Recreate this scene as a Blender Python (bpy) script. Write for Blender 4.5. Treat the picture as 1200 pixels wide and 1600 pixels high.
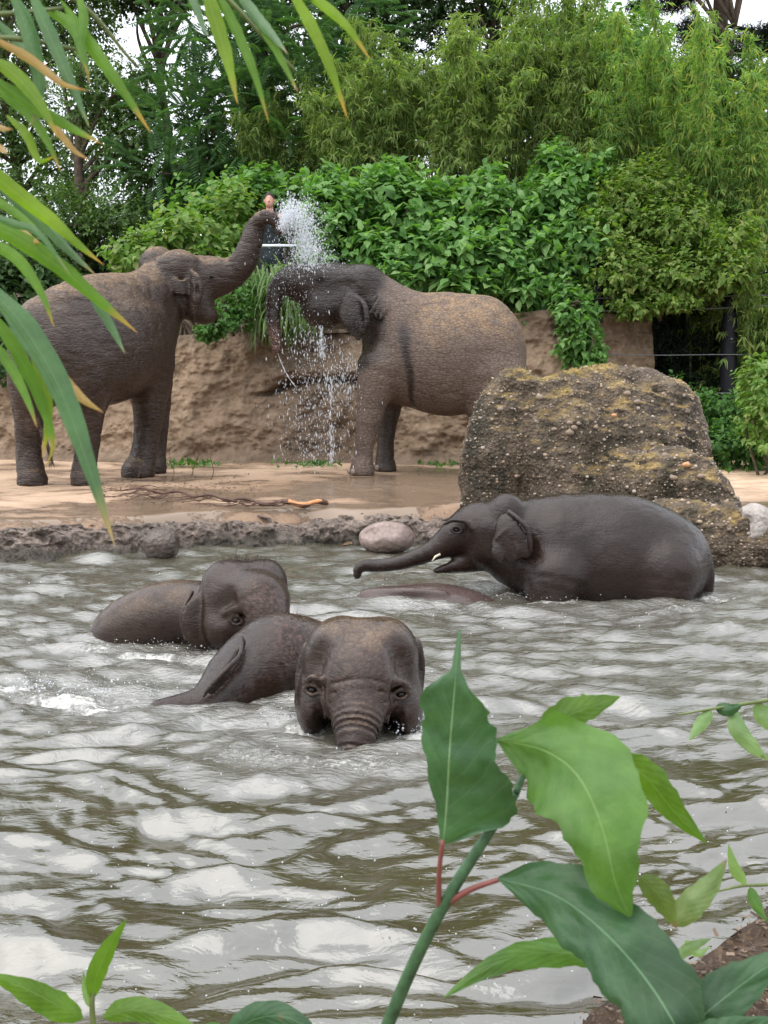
import bpy, math, random
import numpy as np
from mathutils import Vector, Matrix
RAD = math.radians
rng = np.random.default_rng(11)
random.seed(5)
for o in list(bpy.data.objects):
    bpy.data.objects.remove(o)
sc = bpy.context.scene
COL = sc.collection
# ---------------------------------------------------------------- camera
F, CX, CY, HOR, CAMZ = 2000.0, 600.0, 800.0, 575.0, 1.75
PITCH = math.atan((CY - HOR) / F)
cam_d = bpy.data.cameras.new('camera')
cam = bpy.data.objects.new('camera', cam_d)
COL.objects.link(cam)
cam.location = (0, 0, CAMZ)
cam.rotation_euler = (math.pi / 2 - PITCH, 0, 0)
cam_d.sensor_fit = 'VERTICAL'
cam_d.sensor_height = 36.0
cam_d.lens = 36.0 * F / 1600.0
cam_d.clip_start = 0.05
cam_d.clip_end = 4000
cam_d.dof.use_dof = True
cam_d.dof.focus_distance = 11.0
cam_d.dof.aperture_fstop = 24.0
sc.camera = cam
sc.render.resolution_x, sc.render.resolution_y = 768, 1024
# ---------------------------------------------------------------- sky, sun, exposure
SUN_EL, SUN_AZ = 60.0, 245.0        # azimuth clockwise from +Y: high, to the left and a little behind the camera
world = bpy.data.worlds.new('World')
sc.world = world
world.use_nodes = True
wn, wl = world.node_tree.nodes, world.node_tree.links
wn.clear()
wout = wn.new('ShaderNodeOutputWorld')
wbg = wn.new('ShaderNodeBackground')
sky = wn.new('ShaderNodeTexSky')
sky.sky_type = 'NISHITA'
sky.sun_disc = False
sky.sun_elevation = RAD(SUN_EL)
sky.sun_rotation = RAD(SUN_AZ)
sky.air_density = 1.0
sky.dust_density = 3.0
# an even layer of thin overcast over the sky, brighter towards the zenith as overcast skies are
wtc = wn.new('ShaderNodeTexCoord')
wsep = wn.new('ShaderNodeSeparateXYZ')
wl.new(wtc.outputs['Generated'], wsep.inputs[0])
wmr = wn.new('ShaderNodeMapRange')
wmr.inputs['From Min'].default_value = 0.0
wmr.inputs['From Max'].default_value = 1.0
wmr.inputs['To Min'].default_value = 0.72
wmr.inputs['To Max'].default_value = 1.30
wl.new(wsep.outputs['Z'], wmr.inputs['Value'])
wns = wn.new('ShaderNodeTexNoise')
wns.inputs['Scale'].default_value = 2.2
wns.inputs['Detail'].default_value = 6.0
wl.new(wtc.outputs['Generated'], wns.inputs['Vector'])
wmr2 = wn.new('ShaderNodeMapRange')
wmr2.inputs['From Min'].default_value = 0.3
wmr2.inputs['From Max'].default_value = 0.7
wmr2.inputs['To Min'].default_value = 0.93
wmr2.inputs['To Max'].default_value = 1.07
wl.new(wns.outputs['Fac'], wmr2.inputs['Value'])
wmul = wn.new('ShaderNodeMath')
wmul.operation = 'MULTIPLY'
wl.new(wmr.outputs[0], wmul.inputs[0])
wl.new(wmr2.outputs[0], wmul.inputs[1])
wcl = wn.new('ShaderNodeVectorMath')
wcl.operation = 'SCALE'
wcl.inputs[0].default_value = (9.4, 9.8, 10.4)
wl.new(wmul.outputs[0], wcl.inputs['Scale'])
wmix = wn.new('ShaderNodeMix')
wmix.data_type = 'RGBA'
wmix.inputs[0].default_value = 0.86
wl.new(sky.outputs[0], wmix.inputs[6])
wl.new(wcl.outputs[0], wmix.inputs[7])
wl.new(wmix.outputs[2], wbg.inputs['Color'])
wbg.inputs['Strength'].default_value = 0.125
wl.new(wbg.outputs[0], wout.inputs['Surface'])
sun_d = bpy.data.lights.new('sun', 'SUN')
sun_d.energy = 1.2
sun_d.angle = RAD(80)
sun_d.color = (1.0, 0.95, 0.88)
sun = bpy.data.objects.new('sun', sun_d)
COL.objects.link(sun)
_a, _e = RAD(SUN_AZ), RAD(SUN_EL)
sun_dir = Vector((math.sin(_a) * math.cos(_e), math.cos(_a) * math.cos(_e), math.sin(_e)))
sun.rotation_euler = (-sun_dir).to_track_quat('-Z', 'Y').to_euler()
sun.location = sun_dir * 30
sc.view_settings.view_transform = 'Standard'
sc.view_settings.look = 'None'
sc.view_settings.exposure = 0.9
sc.view_settings.gamma = 1.0
sc.view_settings.use_curve_mapping = False
sc.cycles.max_bounces = 6
sc.cycles.diffuse_bounces = 3
sc.cycles.glossy_bounces = 3
sc.cycles.transmission_bounces = 4
sc.cycles.transparent_max_bounces = 6
sc.cycles.use_denoising = True
sc.cycles.caustics_reflective = False
sc.cycles.caustics_refractive = False

# ---------------------------------------------------------------- helpers
_cp, _sp = math.cos(PITCH), math.sin(PITCH)
def ray(px, py):
    u, v = (px - CX) / F, (CY - py) / F
    return np.array([u, _cp + v * _sp, -_sp + v * _cp])
def P(px, py, Y):                     # the world point at depth Y seen at pixel (px, py) of the photograph
    d = ray(px, py)
    return np.array([0, 0, CAMZ]) + d * (Y / d[1])
def G(px, py, z=0.0):                 # the point where that pixel's ray meets the level z
    d = ray(px, py)
    return np.array([0, 0, CAMZ]) + d * ((z - CAMZ) / d[2])
def mpp(Y):                           # metres per photo pixel at depth Y
    return Y / F

def link(o, parent=None):
    COL.objects.link(o)
    if parent is not None:
        o.parent = parent
    return o
def tag(o, label=None, cat=None, group=None, kind=None):
    if label: o['label'] = label
    if cat: o['category'] = cat
    if group: o['group'] = group
    if kind: o['kind'] = kind
    return o
def empty(name, loc=(0, 0, 0), rz=0.0):
    o = bpy.data.objects.new(name, None)
    COL.objects.link(o)
    o.location = loc
    o.rotation_euler = (0, 0, rz)
    o.empty_display_size = 0.1
    return o
def mesh_np(name, V, Fc, smooth=True):
    V = np.ascontiguousarray(V, dtype=np.float32)
    Fc = np.ascontiguousarray(Fc, dtype=np.int32)
    me = bpy.data.meshes.new(name)
    n, k = Fc.shape
    me.vertices.add(len(V))
    me.vertices.foreach_set('co', V.ravel())
    me.loops.add(n * k)
    me.loops.foreach_set('vertex_index', Fc.ravel())
    me.polygons.add(n)
    me.polygons.foreach_set('loop_start', np.arange(0, n * k, k, dtype=np.int32))
    try:
        me.polygons.foreach_set('loop_total', np.full(n, k, dtype=np.int32))
    except Exception:
        pass
    me.polygons.foreach_set('use_smooth', np.full(n, smooth, dtype=bool))
    me.update(calc_edges=True)
    me.validate()
    return me
def obj_np(name, V, Fc, mat, parent=None, smooth=True, origin=None):
    if origin is not None:
        V = np.asarray(V) - np.asarray(origin)
    me = mesh_np(name, V, Fc, smooth)
    me.materials.append(mat)
    o = bpy.data.objects.new(name, me)
    link(o, parent)
    if origin is not None:
        o.location = tuple(float(c) for c in origin)
    return o
def attr(o, name, vals):
    a = o.data.attributes.new(name, 'FLOAT', 'POINT')
    a.data.foreach_set('value', np.ascontiguousarray(vals, dtype=np.float32))
class MB:                             # collects quads of several shapes into one mesh
    def __init__(s):
        s.V, s.Q, s.n = [], [], 0
    def add(s, V, Q):
        s.V.append(np.asarray(V, float)); s.Q.append(np.asarray(Q, int) + s.n); s.n += len(V)
        return s
    def build(s, name, mat, parent=None, smooth=True, origin=None):
        return obj_np(name, np.vstack(s.V), np.vstack(s.Q), mat, parent, smooth, origin)

def hash3(ix, iy, iz, seed):
    h = (ix.astype(np.uint32) * np.uint32(374761393) + iy.astype(np.uint32) * np.uint32(668265263)
         + iz.astype(np.uint32) * np.uint32(2147483647) + np.uint32(seed * 974711 + 77))
    h = (h ^ (h >> np.uint32(13))) * np.uint32(1274126177)
    h = (h ^ (h >> np.uint32(16))) * np.uint32(2246822519)
    return ((h ^ (h >> np.uint32(15))) & np.uint32(0xFFFFFF)).astype(np.float32) / np.float32(0xFFFFFF)
def vnoise(p, scale=1.0, seed=0):     # smooth value noise in -1..1
    q = np.asarray(p, dtype=np.float32) * np.float32(scale) + np.float32(1000.37)
    i = np.floor(q).astype(np.int64)
    f = q - i
    f = f * f * f * (f * (f * 6 - 15) + 10)
    out = 0
    for dx in (0, 1):
        wx = f[..., 0] if dx else 1 - f[..., 0]
        for dy in (0, 1):
            wy = f[..., 1] if dy else 1 - f[..., 1]
            for dz in (0, 1):
                wz = f[..., 2] if dz else 1 - f[..., 2]
                out = out + wx * wy * wz * hash3(i[..., 0] + dx, i[..., 1] + dy, i[..., 2] + dz, seed)
    return out * 2 - 1
def fbm(p, scale=1.0, octv=4, seed=0, gain=0.5, ridge=False):
    s, a, t = 0, 1.0, 0
    for k in range(octv):
        n = vnoise(p, scale * 2.03 ** k, seed + k * 7)
        if ridge: n = 1 - 2 * np.abs(n)
        s = s + a * n; t += a; a *= gain
    return s / t
def sstep(a, b, x):
    t = np.clip((x - a) / (b - a), 0, 1)
    return t * t * (3 - 2 * t)

def catmull(pts, n):                  # pts (k, d) -> resampled smooth curve
    p = np.asarray(pts, float)
    p = np.vstack([2 * p[0] - p[1], p, 2 * p[-1] - p[-2]])
    out = []
    k = len(p) - 3
    for i in range(k):
        m = n if i < k - 1 else n + 1
        for t in np.arange(m) / n:
            a, b, c, d = p[i:i + 4]
            out.append(0.5 * (2 * b + (c - a) * t + (2 * a - 5 * b + 4 * c - d) * t * t + (3 * b - a - 3 * c + d) * t ** 3))
    return np.array(out)
def tube(pts, rad, sides=8, cap=True):
    p = np.asarray(pts, float)
    r = np.broadcast_to(np.asarray(rad, float), (len(p),))
    t = np.gradient(p, axis=0)
    t /= np.linalg.norm(t, axis=1, keepdims=True) + 1e-9
    up = np.array([0, 0, 1.0]) if abs(t[0][2]) < 0.9 else np.array([0, 1.0, 0])
    V = []
    u = np.cross(up, t[0]); u /= np.linalg.norm(u)
    ang = np.arange(sides) * 2 * math.pi / sides
    for i in range(len(p)):
        u = u - t[i] * np.dot(u, t[i]); u /= np.linalg.norm(u) + 1e-9
        w = np.cross(t[i], u)
        V.append(p[i] + r[i] * (np.cos(ang)[:, None] * u + np.sin(ang)[:, None] * w))
    V = np.vstack(V)
    Q = []
    for i in range(len(p) - 1):
        for j in range(sides):
            k = (j + 1) % sides
            Q.append((i * sides + j, i * sides + k, (i + 1) * sides + k, (i + 1) * sides + j))
    if cap:
        n0 = len(V); m = (len(p) - 1) * sides
        V = np.vstack([V, p[0], p[-1]])
        for j in range(sides):
            k = (j + 1) % sides
            Q.append((n0, k, j, n0)); Q.append((n0 + 1, m + j, m + k, n0 + 1))
        # degenerate corner removed by using a pair of triangles as quads with a midpoint
        Q = Q[:-2 * sides]
        for j in range(0, sides, 2):
            Q.append((n0, (j + 2) % sides, j + 1, j)); Q.append((n0 + 1, m + j, m + j + 1, m + (j + 2) % sides))
    return V, np.array(Q)
def scatter(TV, TF, pos, R, scl):     # copies of a small shape: positions (N,3), rotations (N,3,3), scales (N,) or (N,3)
    TV = np.asarray(TV, np.float32); TF = np.asarray(TF, np.int32)
    pos = np.asarray(pos, np.float32); R = np.asarray(R, np.float32)
    scl = np.asarray(scl, np.float32)
    if scl.ndim == 1: scl = np.repeat(scl[:, None], 3, 1)
    L = TV[None] * scl[:, None, :]
    V = np.einsum('nij,nkj->nki', R, L) + pos[:, None, :]
    N, k = len(pos), len(TV)
    Fc = TF[None] + (np.arange(N) * k)[:, None, None]
    return V.reshape(-1, 3), Fc.reshape(-1, TF.shape[1])
def frame(d, up=(0, 0, 1), roll=None):  # rotations whose Y axis is d and whose Z axis leans to `up`
    d = np.asarray(d, float); d = d / (np.linalg.norm(d, axis=1, keepdims=True) + 1e-9)
    up = np.broadcast_to(np.asarray(up, float), d.shape)
    x = np.cross(d, up); x /= np.linalg.norm(x, axis=1, keepdims=True) + 1e-9
    z = np.cross(x, d)
    if roll is not None:
        c, s = np.cos(roll)[:, None], np.sin(roll)[:, None]
        x, z = x * c + z * s, z * c - x * s
    return np.stack([x, d, z], axis=2)

# ---- smooth implicit shapes, turned into one continuous mesh
class Field:
    def __init__(s, lo, hi, vox):
        s.lo = np.array(lo, float); s.vox = vox
        s.n = np.ceil((np.array(hi, float) - s.lo) / vox).astype(int) + 1
        s.d = np.full(s.n, 0.6, dtype=np.float32)
        s.ax = [np.float32(s.lo[i]) + np.arange(s.n[i], dtype=np.float32) * np.float32(vox) for i in range(3)]
    def block(s, lo, hi):
        a = np.clip(np.floor((np.array(lo) - s.lo) / s.vox).astype(int), 0, s.n)
        b = np.clip(np.ceil((np.array(hi) - s.lo) / s.vox).astype(int) + 1, 0, s.n)
        if (b <= a).any(): return None, None
        sl = tuple(slice(a[i], b[i]) for i in range(3))
        X, Y, Z = np.meshgrid(*[s.ax[i][sl[i]] for i in range(3)], indexing='ij', copy=False)
        return sl, (X, Y, Z)
    def comb(s, sl, e, k, sub=False):
        d = s.d[sl]
        k = np.float32(max(k, 1e-4))
        if sub:
            h = np.clip(0.5 - 0.5 * (d + e) / k, 0, 1)
            s.d[sl] = d * (1 - h) - e * h + k * h * (1 - h)
        else:
            h = np.clip(0.5 + 0.5 * (e - d) / k, 0, 1)
            s.d[sl] = e * (1 - h) + d * h - k * h * (1 - h)
    def ell(s, c, r, k=0.1, R=None, sub=False):
        c = np.asarray(c, float); r = np.broadcast_to(np.asarray(r, float), (3,))
        m = max(r) + 2 * k + 0.06
        sl, g = s.block(c - m, c + m)
        if sl is None: return
        q = [g[i] - np.float32(c[i]) for i in range(3)]
        if R is not None:
            R = np.asarray(R, np.float32)
            q = [R[0, i] * q[0] + R[1, i] * q[1] + R[2, i] * q[2] for i in range(3)]
        k0 = np.sqrt(sum((q[i] / np.float32(r[i])) ** 2 for i in range(3))) + 1e-6
        k1 = np.sqrt(sum((q[i] / np.float32(r[i] ** 2)) ** 2 for i in range(3))) + 1e-6
        s.comb(sl, k0 * (k0 - 1) / k1, k, sub)
    def chain(s, pts, k=0.08, n=5, flat=None, ring=None, sub=False, smooth=True):
        # pts: rows (x, y, z, r); flat = (axis, factor) thins the section along an axis; ring = (length, depth, from, to)
        p = np.asarray(pts, float)
        if smooth and len(p) > 2: p = catmull(p, n)
        p[:, 3] = np.maximum(p[:, 3], 0.004)
        m = p[:, 3].max() + 2 * k + 0.06
        sl, g = s.block(p[:, :3].min(0) - m, p[:, :3].max(0) + m)
        if sl is None: return
        best = None; L = 0.0
        tot = np.linalg.norm(np.diff(p[:, :3], axis=0), axis=1).sum()
        for i in range(len(p) - 1):
            a, b = p[i, :3], p[i + 1, :3]
            ab = b - a; l2 = float(ab @ ab) + 1e-9; l = math.sqrt(l2)
            v = [g[j] - np.float32(a[j]) for j in range(3)]
            t = np.clip((v[0] * np.float32(ab[0]) + v[1] * np.float32(ab[1]) + v[2] * np.float32(ab[2])) / np.float32(l2), 0, 1)
            w = [v[j] - t * np.float32(ab[j]) for j in range(3)]
            if flat is not None:
                ax, fac = flat; ax = np.asarray(ax, float) / np.linalg.norm(ax)
                dn = w[0] * np.float32(ax[0]) + w[1] * np.float32(ax[1]) + w[2] * np.float32(ax[2])
                w = [w[j] + dn * np.float32(ax[j] * (fac - 1)) for j in range(3)]
            r = np.float32(p[i, 3]) + t * np.float32(p[i + 1, 3] - p[i, 3])
            e = np.sqrt(w[0] ** 2 + w[1] ** 2 + w[2] ** 2) - r
            if flat is not None: e = e * np.float32(0.55)
            if ring is not None: arc = L + t * np.float32(l) if best is None else np.where(e < best, L + t * np.float32(l), arc)
            best = e if best is None else np.minimum(best, e)
            L += l
        if ring is not None:
            sp = arc / np.float32(tot)
            ph = arc * np.float32(2 * math.pi / ring[0])
            wgt = sstep(ring[2], ring[2] + 0.15, sp) * (1 - sstep(ring[3], ring[3] + 0.05, sp))
            best = best + np.float32(ring[1]) * wgt * (np.abs(np.sin(ph * 0.5)) ** 0.6 * -1 + 0.75)
        s.comb(sl, best, k, sub)
    def mesh(s):
        d = s.d; n = s.n
        neg = d < 0
        c = np.zeros(n - 1, dtype=np.int8)
        for dx in (0, 1):
            for dy in (0, 1):
                for dz in (0, 1):
                    c += neg[dx:n[0] - 1 + dx, dy:n[1] - 1 + dy, dz:n[2] - 1 + dz]
        cells = np.argwhere((c > 0) & (c < 8))
        idx = np.full(n - 1, -1, dtype=np.int64)
        idx[tuple(cells.T)] = np.arange(len(cells))
        acc = np.zeros((len(cells), 3)); cnt = np.zeros(len(cells))
        corners = [(0,0,0),(1,0,0),(0,1,0),(1,1,0),(0,0,1),(1,0,1),(0,1,1),(1,1,1)]
        val = {q: d[cells[:, 0] + q[0], cells[:, 1] + q[1], cells[:, 2] + q[2]].astype(float) for q in corners}
        for q in corners:
            for a in range(3):
                if q[a] == 0:
                    q2 = tuple(q[i] + (1 if i == a else 0) for i in range(3))
                    v0, v1 = val[q], val[q2]
                    cr = (v0 < 0) != (v1 < 0)
                    t = v0 / np.where(np.abs(v0 - v1) < 1e-12, 1, v0 - v1)
                    pt = np.tile(np.array(q, float), (len(cells), 1)); pt[:, a] += t
                    acc[cr] += pt[cr]; cnt[cr] += 1
        V = s.lo + (cells + acc / cnt[:, None]) * s.vox
        Q = []
        for a in range(3):
            b, e = (a + 1) % 3, (a + 2) % 3
            sA = [slice(None)] * 3; sB = [slice(None)] * 3
            sA[a] = slice(0, -1); sB[a] = slice(1, None)
            cr = neg[tuple(sA)] != neg[tuple(sB)]
            ed = np.argwhere(cr)
            ok = (ed[:, b] > 0) & (ed[:, e] > 0) & (ed[:, b] < n[b] - 1) & (ed[:, e] < n[e] - 1)
            ed = ed[ok]
            fl = neg[tuple(ed.T)]
            def cell(ob, oe):
                q = ed.copy(); q[:, b] += ob; q[:, e] += oe
                return idx[tuple(q.T)]
            f = np.stack([cell(-1, -1), cell(0, -1), cell(0, 0), cell(-1, 0)], 1)
            f[~fl] = f[~fl][:, ::-1]
            Q.append(f)
        Q = np.vstack(Q)
        return V, Q[(Q >= 0).all(1)]
def relax(V, Q, it=2, lam=0.5):
    e = np.vstack([Q[:, [0, 1]], Q[:, [1, 2]], Q[:, [2, 3]], Q[:, [3, 0]]])
    for _ in range(it):
        s = np.zeros_like(V); c = np.zeros(len(V))
        for i, j in ((0, 1), (1, 0)):
            for a in range(3):
                s[:, a] += np.bincount(e[:, i], weights=V[e[:, j], a], minlength=len(V))
            c += np.bincount(e[:, i], minlength=len(V))
        V = V + lam * (s / np.maximum(c, 1)[:, None] - V)
    return V
def vnormals(V, Q):
    a, b, c, d = (V[Q[:, i]] for i in range(4))
    fn = np.cross(c - a, d - b)
    N = np.zeros_like(V)
    for i in range(4):
        for k in range(3):
            N[:, k] += np.bincount(Q[:, i], weights=fn[:, k], minlength=len(V))
    return N / (np.linalg.norm(N, axis=1, keepdims=True) + 1e-12)
def ball(c, r, nu=14, nv=9, R=None):
    c = np.asarray(c, float); r = np.broadcast_to(np.asarray(r, float), (3,))
    V = [(0, 0, -1)]
    for j in range(1, nv):
        th = -math.pi / 2 + math.pi * j / nv
        for i in range(nu):
            V.append((math.cos(th) * math.cos(2 * math.pi * i / nu), math.cos(th) * math.sin(2 * math.pi * i / nu), math.sin(th)))
    V.append((0, 0, 1))
    V = np.array(V) * r
    if R is not None: V = V @ np.asarray(R).T
    Q = []
    for j in range(nv - 2):
        for i in range(nu):
            a, b = 1 + j * nu + i, 1 + j * nu + (i + 1) % nu
            Q.append((a, b, b + nu, a + nu))
    e = len(V) - 1; m = 1 + (nv - 2) * nu
    for i in range(0, nu, 2):
        Q.append((0, 1 + (i + 2) % nu, 1 + (i + 1) % nu, 1 + i))
        Q.append((e, m + i, m + (i + 1) % nu, m + (i + 2) % nu))
    return V + c, np.array(Q)
# ---------------------------------------------------------------- materials
class NT:
    def __init__(s, name):
        s.m = bpy.data.materials.new(name); s.m.use_nodes = True
        s.n, s.l = s.m.node_tree.nodes, s.m.node_tree.links
        s.n.clear()
        s.out = s.n.new('ShaderNodeOutputMaterial')
    def N(s, t, **kw):
        n = s.n.new('ShaderNode' + t)
        for k, v in kw.items():
            setattr(n, k, v)
        return n
    def set(s, sock, v):
        if hasattr(v, 'default_value') or hasattr(v, 'is_linked'):
            s.l.new(v, sock)
        elif v is not None:
            if isinstance(v, (tuple, list)) and len(v) == 3 and len(sock.default_value) == 4: v = (*v, 1)
            sock.default_value = v
    def noise(s, scale, detail=4, rough=0.55, vec=None, dist=0.0):
        n = s.N('TexNoise'); n.inputs['Scale'].default_value = scale; n.inputs['Detail'].default_value = detail
        n.inputs['Roughness'].default_value = rough; n.inputs['Distortion'].default_value = dist
        if vec is not None: s.l.new(vec, n.inputs['Vector'])
        return n.outputs['Fac']
    def vor(s, scale, feature='F1', vec=None, out='Distance', rand=1.0):
        n = s.N('TexVoronoi', feature=feature); n.inputs['Scale'].default_value = scale
        n.inputs['Randomness'].default_value = rand
        if vec is not None: s.l.new(vec, n.inputs['Vector'])
        return n.outputs[out]
    def coord(s, scale=(1, 1, 1), loc=(0, 0, 0), rot=(0, 0, 0), kind='Object'):
        t = s.N('TexCoord'); m = s.N('Mapping')
        m.inputs['Scale'].default_value = scale; m.inputs['Location'].default_value = loc; m.inputs['Rotation'].default_value = rot
        s.l.new(t.outputs[kind], m.inputs['Vector'])
        return m.outputs[0]
    def map(s, v, a, b, c=0.0, d=1.0):
        n = s.N('MapRange'); n.clamp = True
        for k, x in zip(('From Min', 'From Max', 'To Min', 'To Max'), (a, b, c, d)): n.inputs[k].default_value = x
        s.l.new(v, n.inputs['Value'])
        return n.outputs[0]
    def ramp(s, v, stops):
        n = s.N('ValToRGB'); e = n.color_ramp.elements
        while len(e) < len(stops): e.new(0.5)
        for i, (p, c) in enumerate(stops):
            e[i].position = p; e[i].color = (*c, 1)
        s.l.new(v, n.inputs[0])
        return n.outputs[0]
    def mix(s, f, a, b, blend='MIX'):
        n = s.N('Mix', data_type='RGBA', blend_type=blend)
        s.set(n.inputs[0], f); s.set(n.inputs[6], a); s.set(n.inputs[7], b)
        return n.outputs[2]
    def math(s, op, a, b=None):
        n = s.N('Math', operation=op)
        s.set(n.inputs[0], a)
        if b is not None: s.set(n.inputs[1], b)
        return n.outputs[0]
    def attr(s, name):
        n = s.N('Attribute'); n.attribute_name = name
        return n.outputs['Fac']
    def island(s):
        return s.N('NewGeometry').outputs['Random Per Island']
    def bump(s, h, strength=0.5, dist=0.02, nrm=None):
        n = s.N('Bump'); n.inputs['Strength'].default_value = strength; n.inputs['Distance'].default_value = dist
        s.l.new(h, n.inputs['Height'])
        if nrm is not None: s.l.new(nrm, n.inputs['Normal'])
        return n.outputs[0]
    def bsdf(s, color, rough=0.5, nrm=None, spec=0.5, ior=1.45, metallic=0.0, coat=0.0, trans=0.0, sss=0.0):
        b = s.N('BsdfPrincipled')
        s.set(b.inputs['Base Color'], color); s.set(b.inputs['Roughness'], rough)
        s.set(b.inputs['Specular IOR Level'], spec); b.inputs['IOR'].default_value = ior
        s.set(b.inputs['Metallic'], metallic); b.inputs['Coat Weight'].default_value = coat
        b.inputs['Transmission Weight'].default_value = trans
        if nrm is not None: s.l.new(nrm, b.inputs['Normal'])
        return b.outputs[0]
    def done(s, sh):
        s.l.new(sh, s.out.inputs['Surface'])
        return s.m

def leaf_mat(name, cols, transl=0.42, rough=0.5, spec=0.3, veins=False):
    t = NT(name)
    c = t.ramp(t.island(), [(i / (len(cols) - 1), x) for i, x in enumerate(cols)])
    n = t.noise(9.0 if not veins else 30.0, 3, vec=t.coord())
    c = t.mix(t.map(n, 0.3, 0.75, 0, 0.35), c, tuple(0.55 * x for x in cols[0]))
    nr = t.bump(t.noise(40.0, 2, vec=t.coord()), 0.25, 0.01) if veins else None
    b = t.bsdf(c, rough, nr, spec)
    tr = t.N('BsdfTranslucent')
    c2 = t.mix(1.0, c, (1.25, 1.5, 0.45), 'MULTIPLY')
    t.l.new(c2, tr.inputs['Color'])
    m = t.N('MixShader'); m.inputs[0].default_value = transl
    t.l.new(b, m.inputs[1]); t.l.new(tr.outputs[0], m.inputs[2])
    return t.done(m.outputs[0])
def plain(name, color, rough=0.6, spec=0.4, var=0.25, scale=20.0, bump=0.2, metallic=0.0):
    t = NT(name)
    n = t.noise(scale, 4, vec=t.coord())
    c = t.mix(t.map(n, 0.3, 0.7), tuple(x * (1 - var) for x in color), tuple(min(1, x * (1 + var)) for x in color))
    return t.done(t.bsdf(c, rough, t.bump(n, bump, 0.01), spec, metallic=metallic))

def skin_mat(name, dark, pale, rough, rough_dry=0.75, cell=26.0, crack=0.5):
    # elephant hide: fine cracked relief, a mottled tone, wet hide darker and glossier, dust where the attribute says
    t = NT(name)
    co = t.coord()
    big = t.noise(2.3, 5, 0.6, co)
    fine = t.noise(38.0, 5, 0.65, co)
    warp = t.N('VectorMath', operation='ADD')
    nz = t.N('TexNoise'); nz.inputs['Scale'].default_value = 5.0; t.l.new(co, nz.inputs['Vector'])
    sc_ = t.N('VectorMath', operation='SCALE'); sc_.inputs['Scale'].default_value = 0.10
    t.l.new(nz.outputs['Color'], sc_.inputs[0]); t.l.new(co, warp.inputs[0]); t.l.new(sc_.outputs[0], warp.inputs[1])
    mp = t.N('Mapping'); mp.inputs['Scale'].default_value = (0.75, 0.75, 1.7); t.l.new(warp.outputs[0], mp.inputs['Vector'])
    e1 = t.map(t.vor(cell, 'DISTANCE_TO_EDGE', mp.outputs[0]), 0.0, 0.16)
    mp2 = t.N('Mapping'); mp2.inputs['Scale'].default_value = (0.35, 0.35, 2.6); t.l.new(warp.outputs[0], mp2.inputs['Vector'])
    e2 = t.map(t.vor(cell * 0.33, 'DISTANCE_TO_EDGE', mp2.outputs[0]), 0.0, 0.12)
    wet, dust, pink = t.attr('wet'), t.attr('dust'), t.attr('pink')
    c = t.mix(t.map(big, 0.35, 0.68), dark, tuple(1.5 * x for x in dark))
    dry = t.mix(t.map(big, 0.3, 0.7), tuple(0.8 * x for x in pale), pale)
    c = t.mix(wet, dry, c)
    c = t.mix(t.math('MULTIPLY', dust, t.map(t.noise(7.0, 5, 0.7, co), 0.36, 0.62)), c, (0.27, 0.175, 0.10))
    c = t.mix(t.math('MULTIPLY', pink, t.map(fine, 0.42, 0.62)), c, (0.33, 0.19, 0.15))
    c = t.mix(t.math('MULTIPLY', t.math('SUBTRACT', 1.0, e1), 0.55), c, tuple(0.5 * x for x in dark))
    h = t.math('ADD', t.math('MULTIPLY', e1, 0.5), t.math('ADD', t.math('MULTIPLY', e2, 0.6), t.math('MULTIPLY', fine, 0.6)))
    nr = t.bump(h, crack, 0.012)
    r = t.math('ADD', t.math('MULTIPLY', wet, rough - rough_dry), rough_dry)
    r = t.math('ADD', r, t.map(fine, 0.3, 0.7, -0.05, 0.10))
    return t.done(t.bsdf(c, r, nr, 0.38))
M = {}
M['skin_wet'] = skin_mat('wet_hide', (0.0190, 0.0120, 0.0092), (0.125, 0.083, 0.062), 0.25, cell=20.0, crack=0.6)
M['skin_calf'] = skin_mat('calf_hide', (0.0165, 0.0092, 0.0066), (0.11, 0.062, 0.043), 0.20, cell=40.0, crack=0.17)
M['skin_film'] = skin_mat('submerged_hide', (0.065, 0.045, 0.040), (0.12, 0.080, 0.062), 0.10, cell=44.0, crack=0.06)
M['skin_dry'] = skin_mat('drying_hide', (0.020, 0.0135, 0.0108), (0.150, 0.110, 0.088), 0.25, 0.75, cell=20.0, crack=0.5)
M['eye'] = NT('eye_black'); M['eye'] = M['eye'].done(M['eye'].bsdf((0.008, 0.005, 0.004), 0.10, spec=0.3))
M['ivory'] = plain('ivory', (0.62, 0.54, 0.42), 0.4)
M['nail'] = plain('toenail_horn', (0.24, 0.18, 0.14), 0.5)
M['hair'] = plain('dark_hair', (0.02, 0.014, 0.011), 0.6)
# soil, stone, water
def soil():
    t = NT('clay_soil'); co = t.coord()
    n1, n2, n3 = t.noise(0.9, 6, 0.62, co), t.noise(5.0, 8, 0.7, co), t.noise(34.0, 6, 0.7, co)
    c = t.ramp(n2, [(0.25, (0.095, 0.064, 0.040)), (0.46, (0.235, 0.165, 0.108)), (0.6, (0.33, 0.24, 0.165)), (0.8, (0.43, 0.33, 0.235))])
    c = t.mix(t.map(n1, 0.42, 0.62, 0, 0.6), c, (0.22, 0.155, 0.105))
    wet = t.attr('wet')
    c = t.mix(t.math('MULTIPLY', wet, 0.75), c, t.mix(1.0, c, (0.36, 0.34, 0.34), 'MULTIPLY'))
    h = t.math('ADD', t.math('MULTIPLY', n2, 1.0), t.math('MULTIPLY', n3, 0.45))
    nr = t.bump(h, 0.9, 0.06)
    return t.done(t.bsdf(c, t.math('SUBTRACT', 0.95, t.math('MULTIPLY', wet, 0.45)), nr, 0.35))
M['soil'] = soil()
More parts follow.
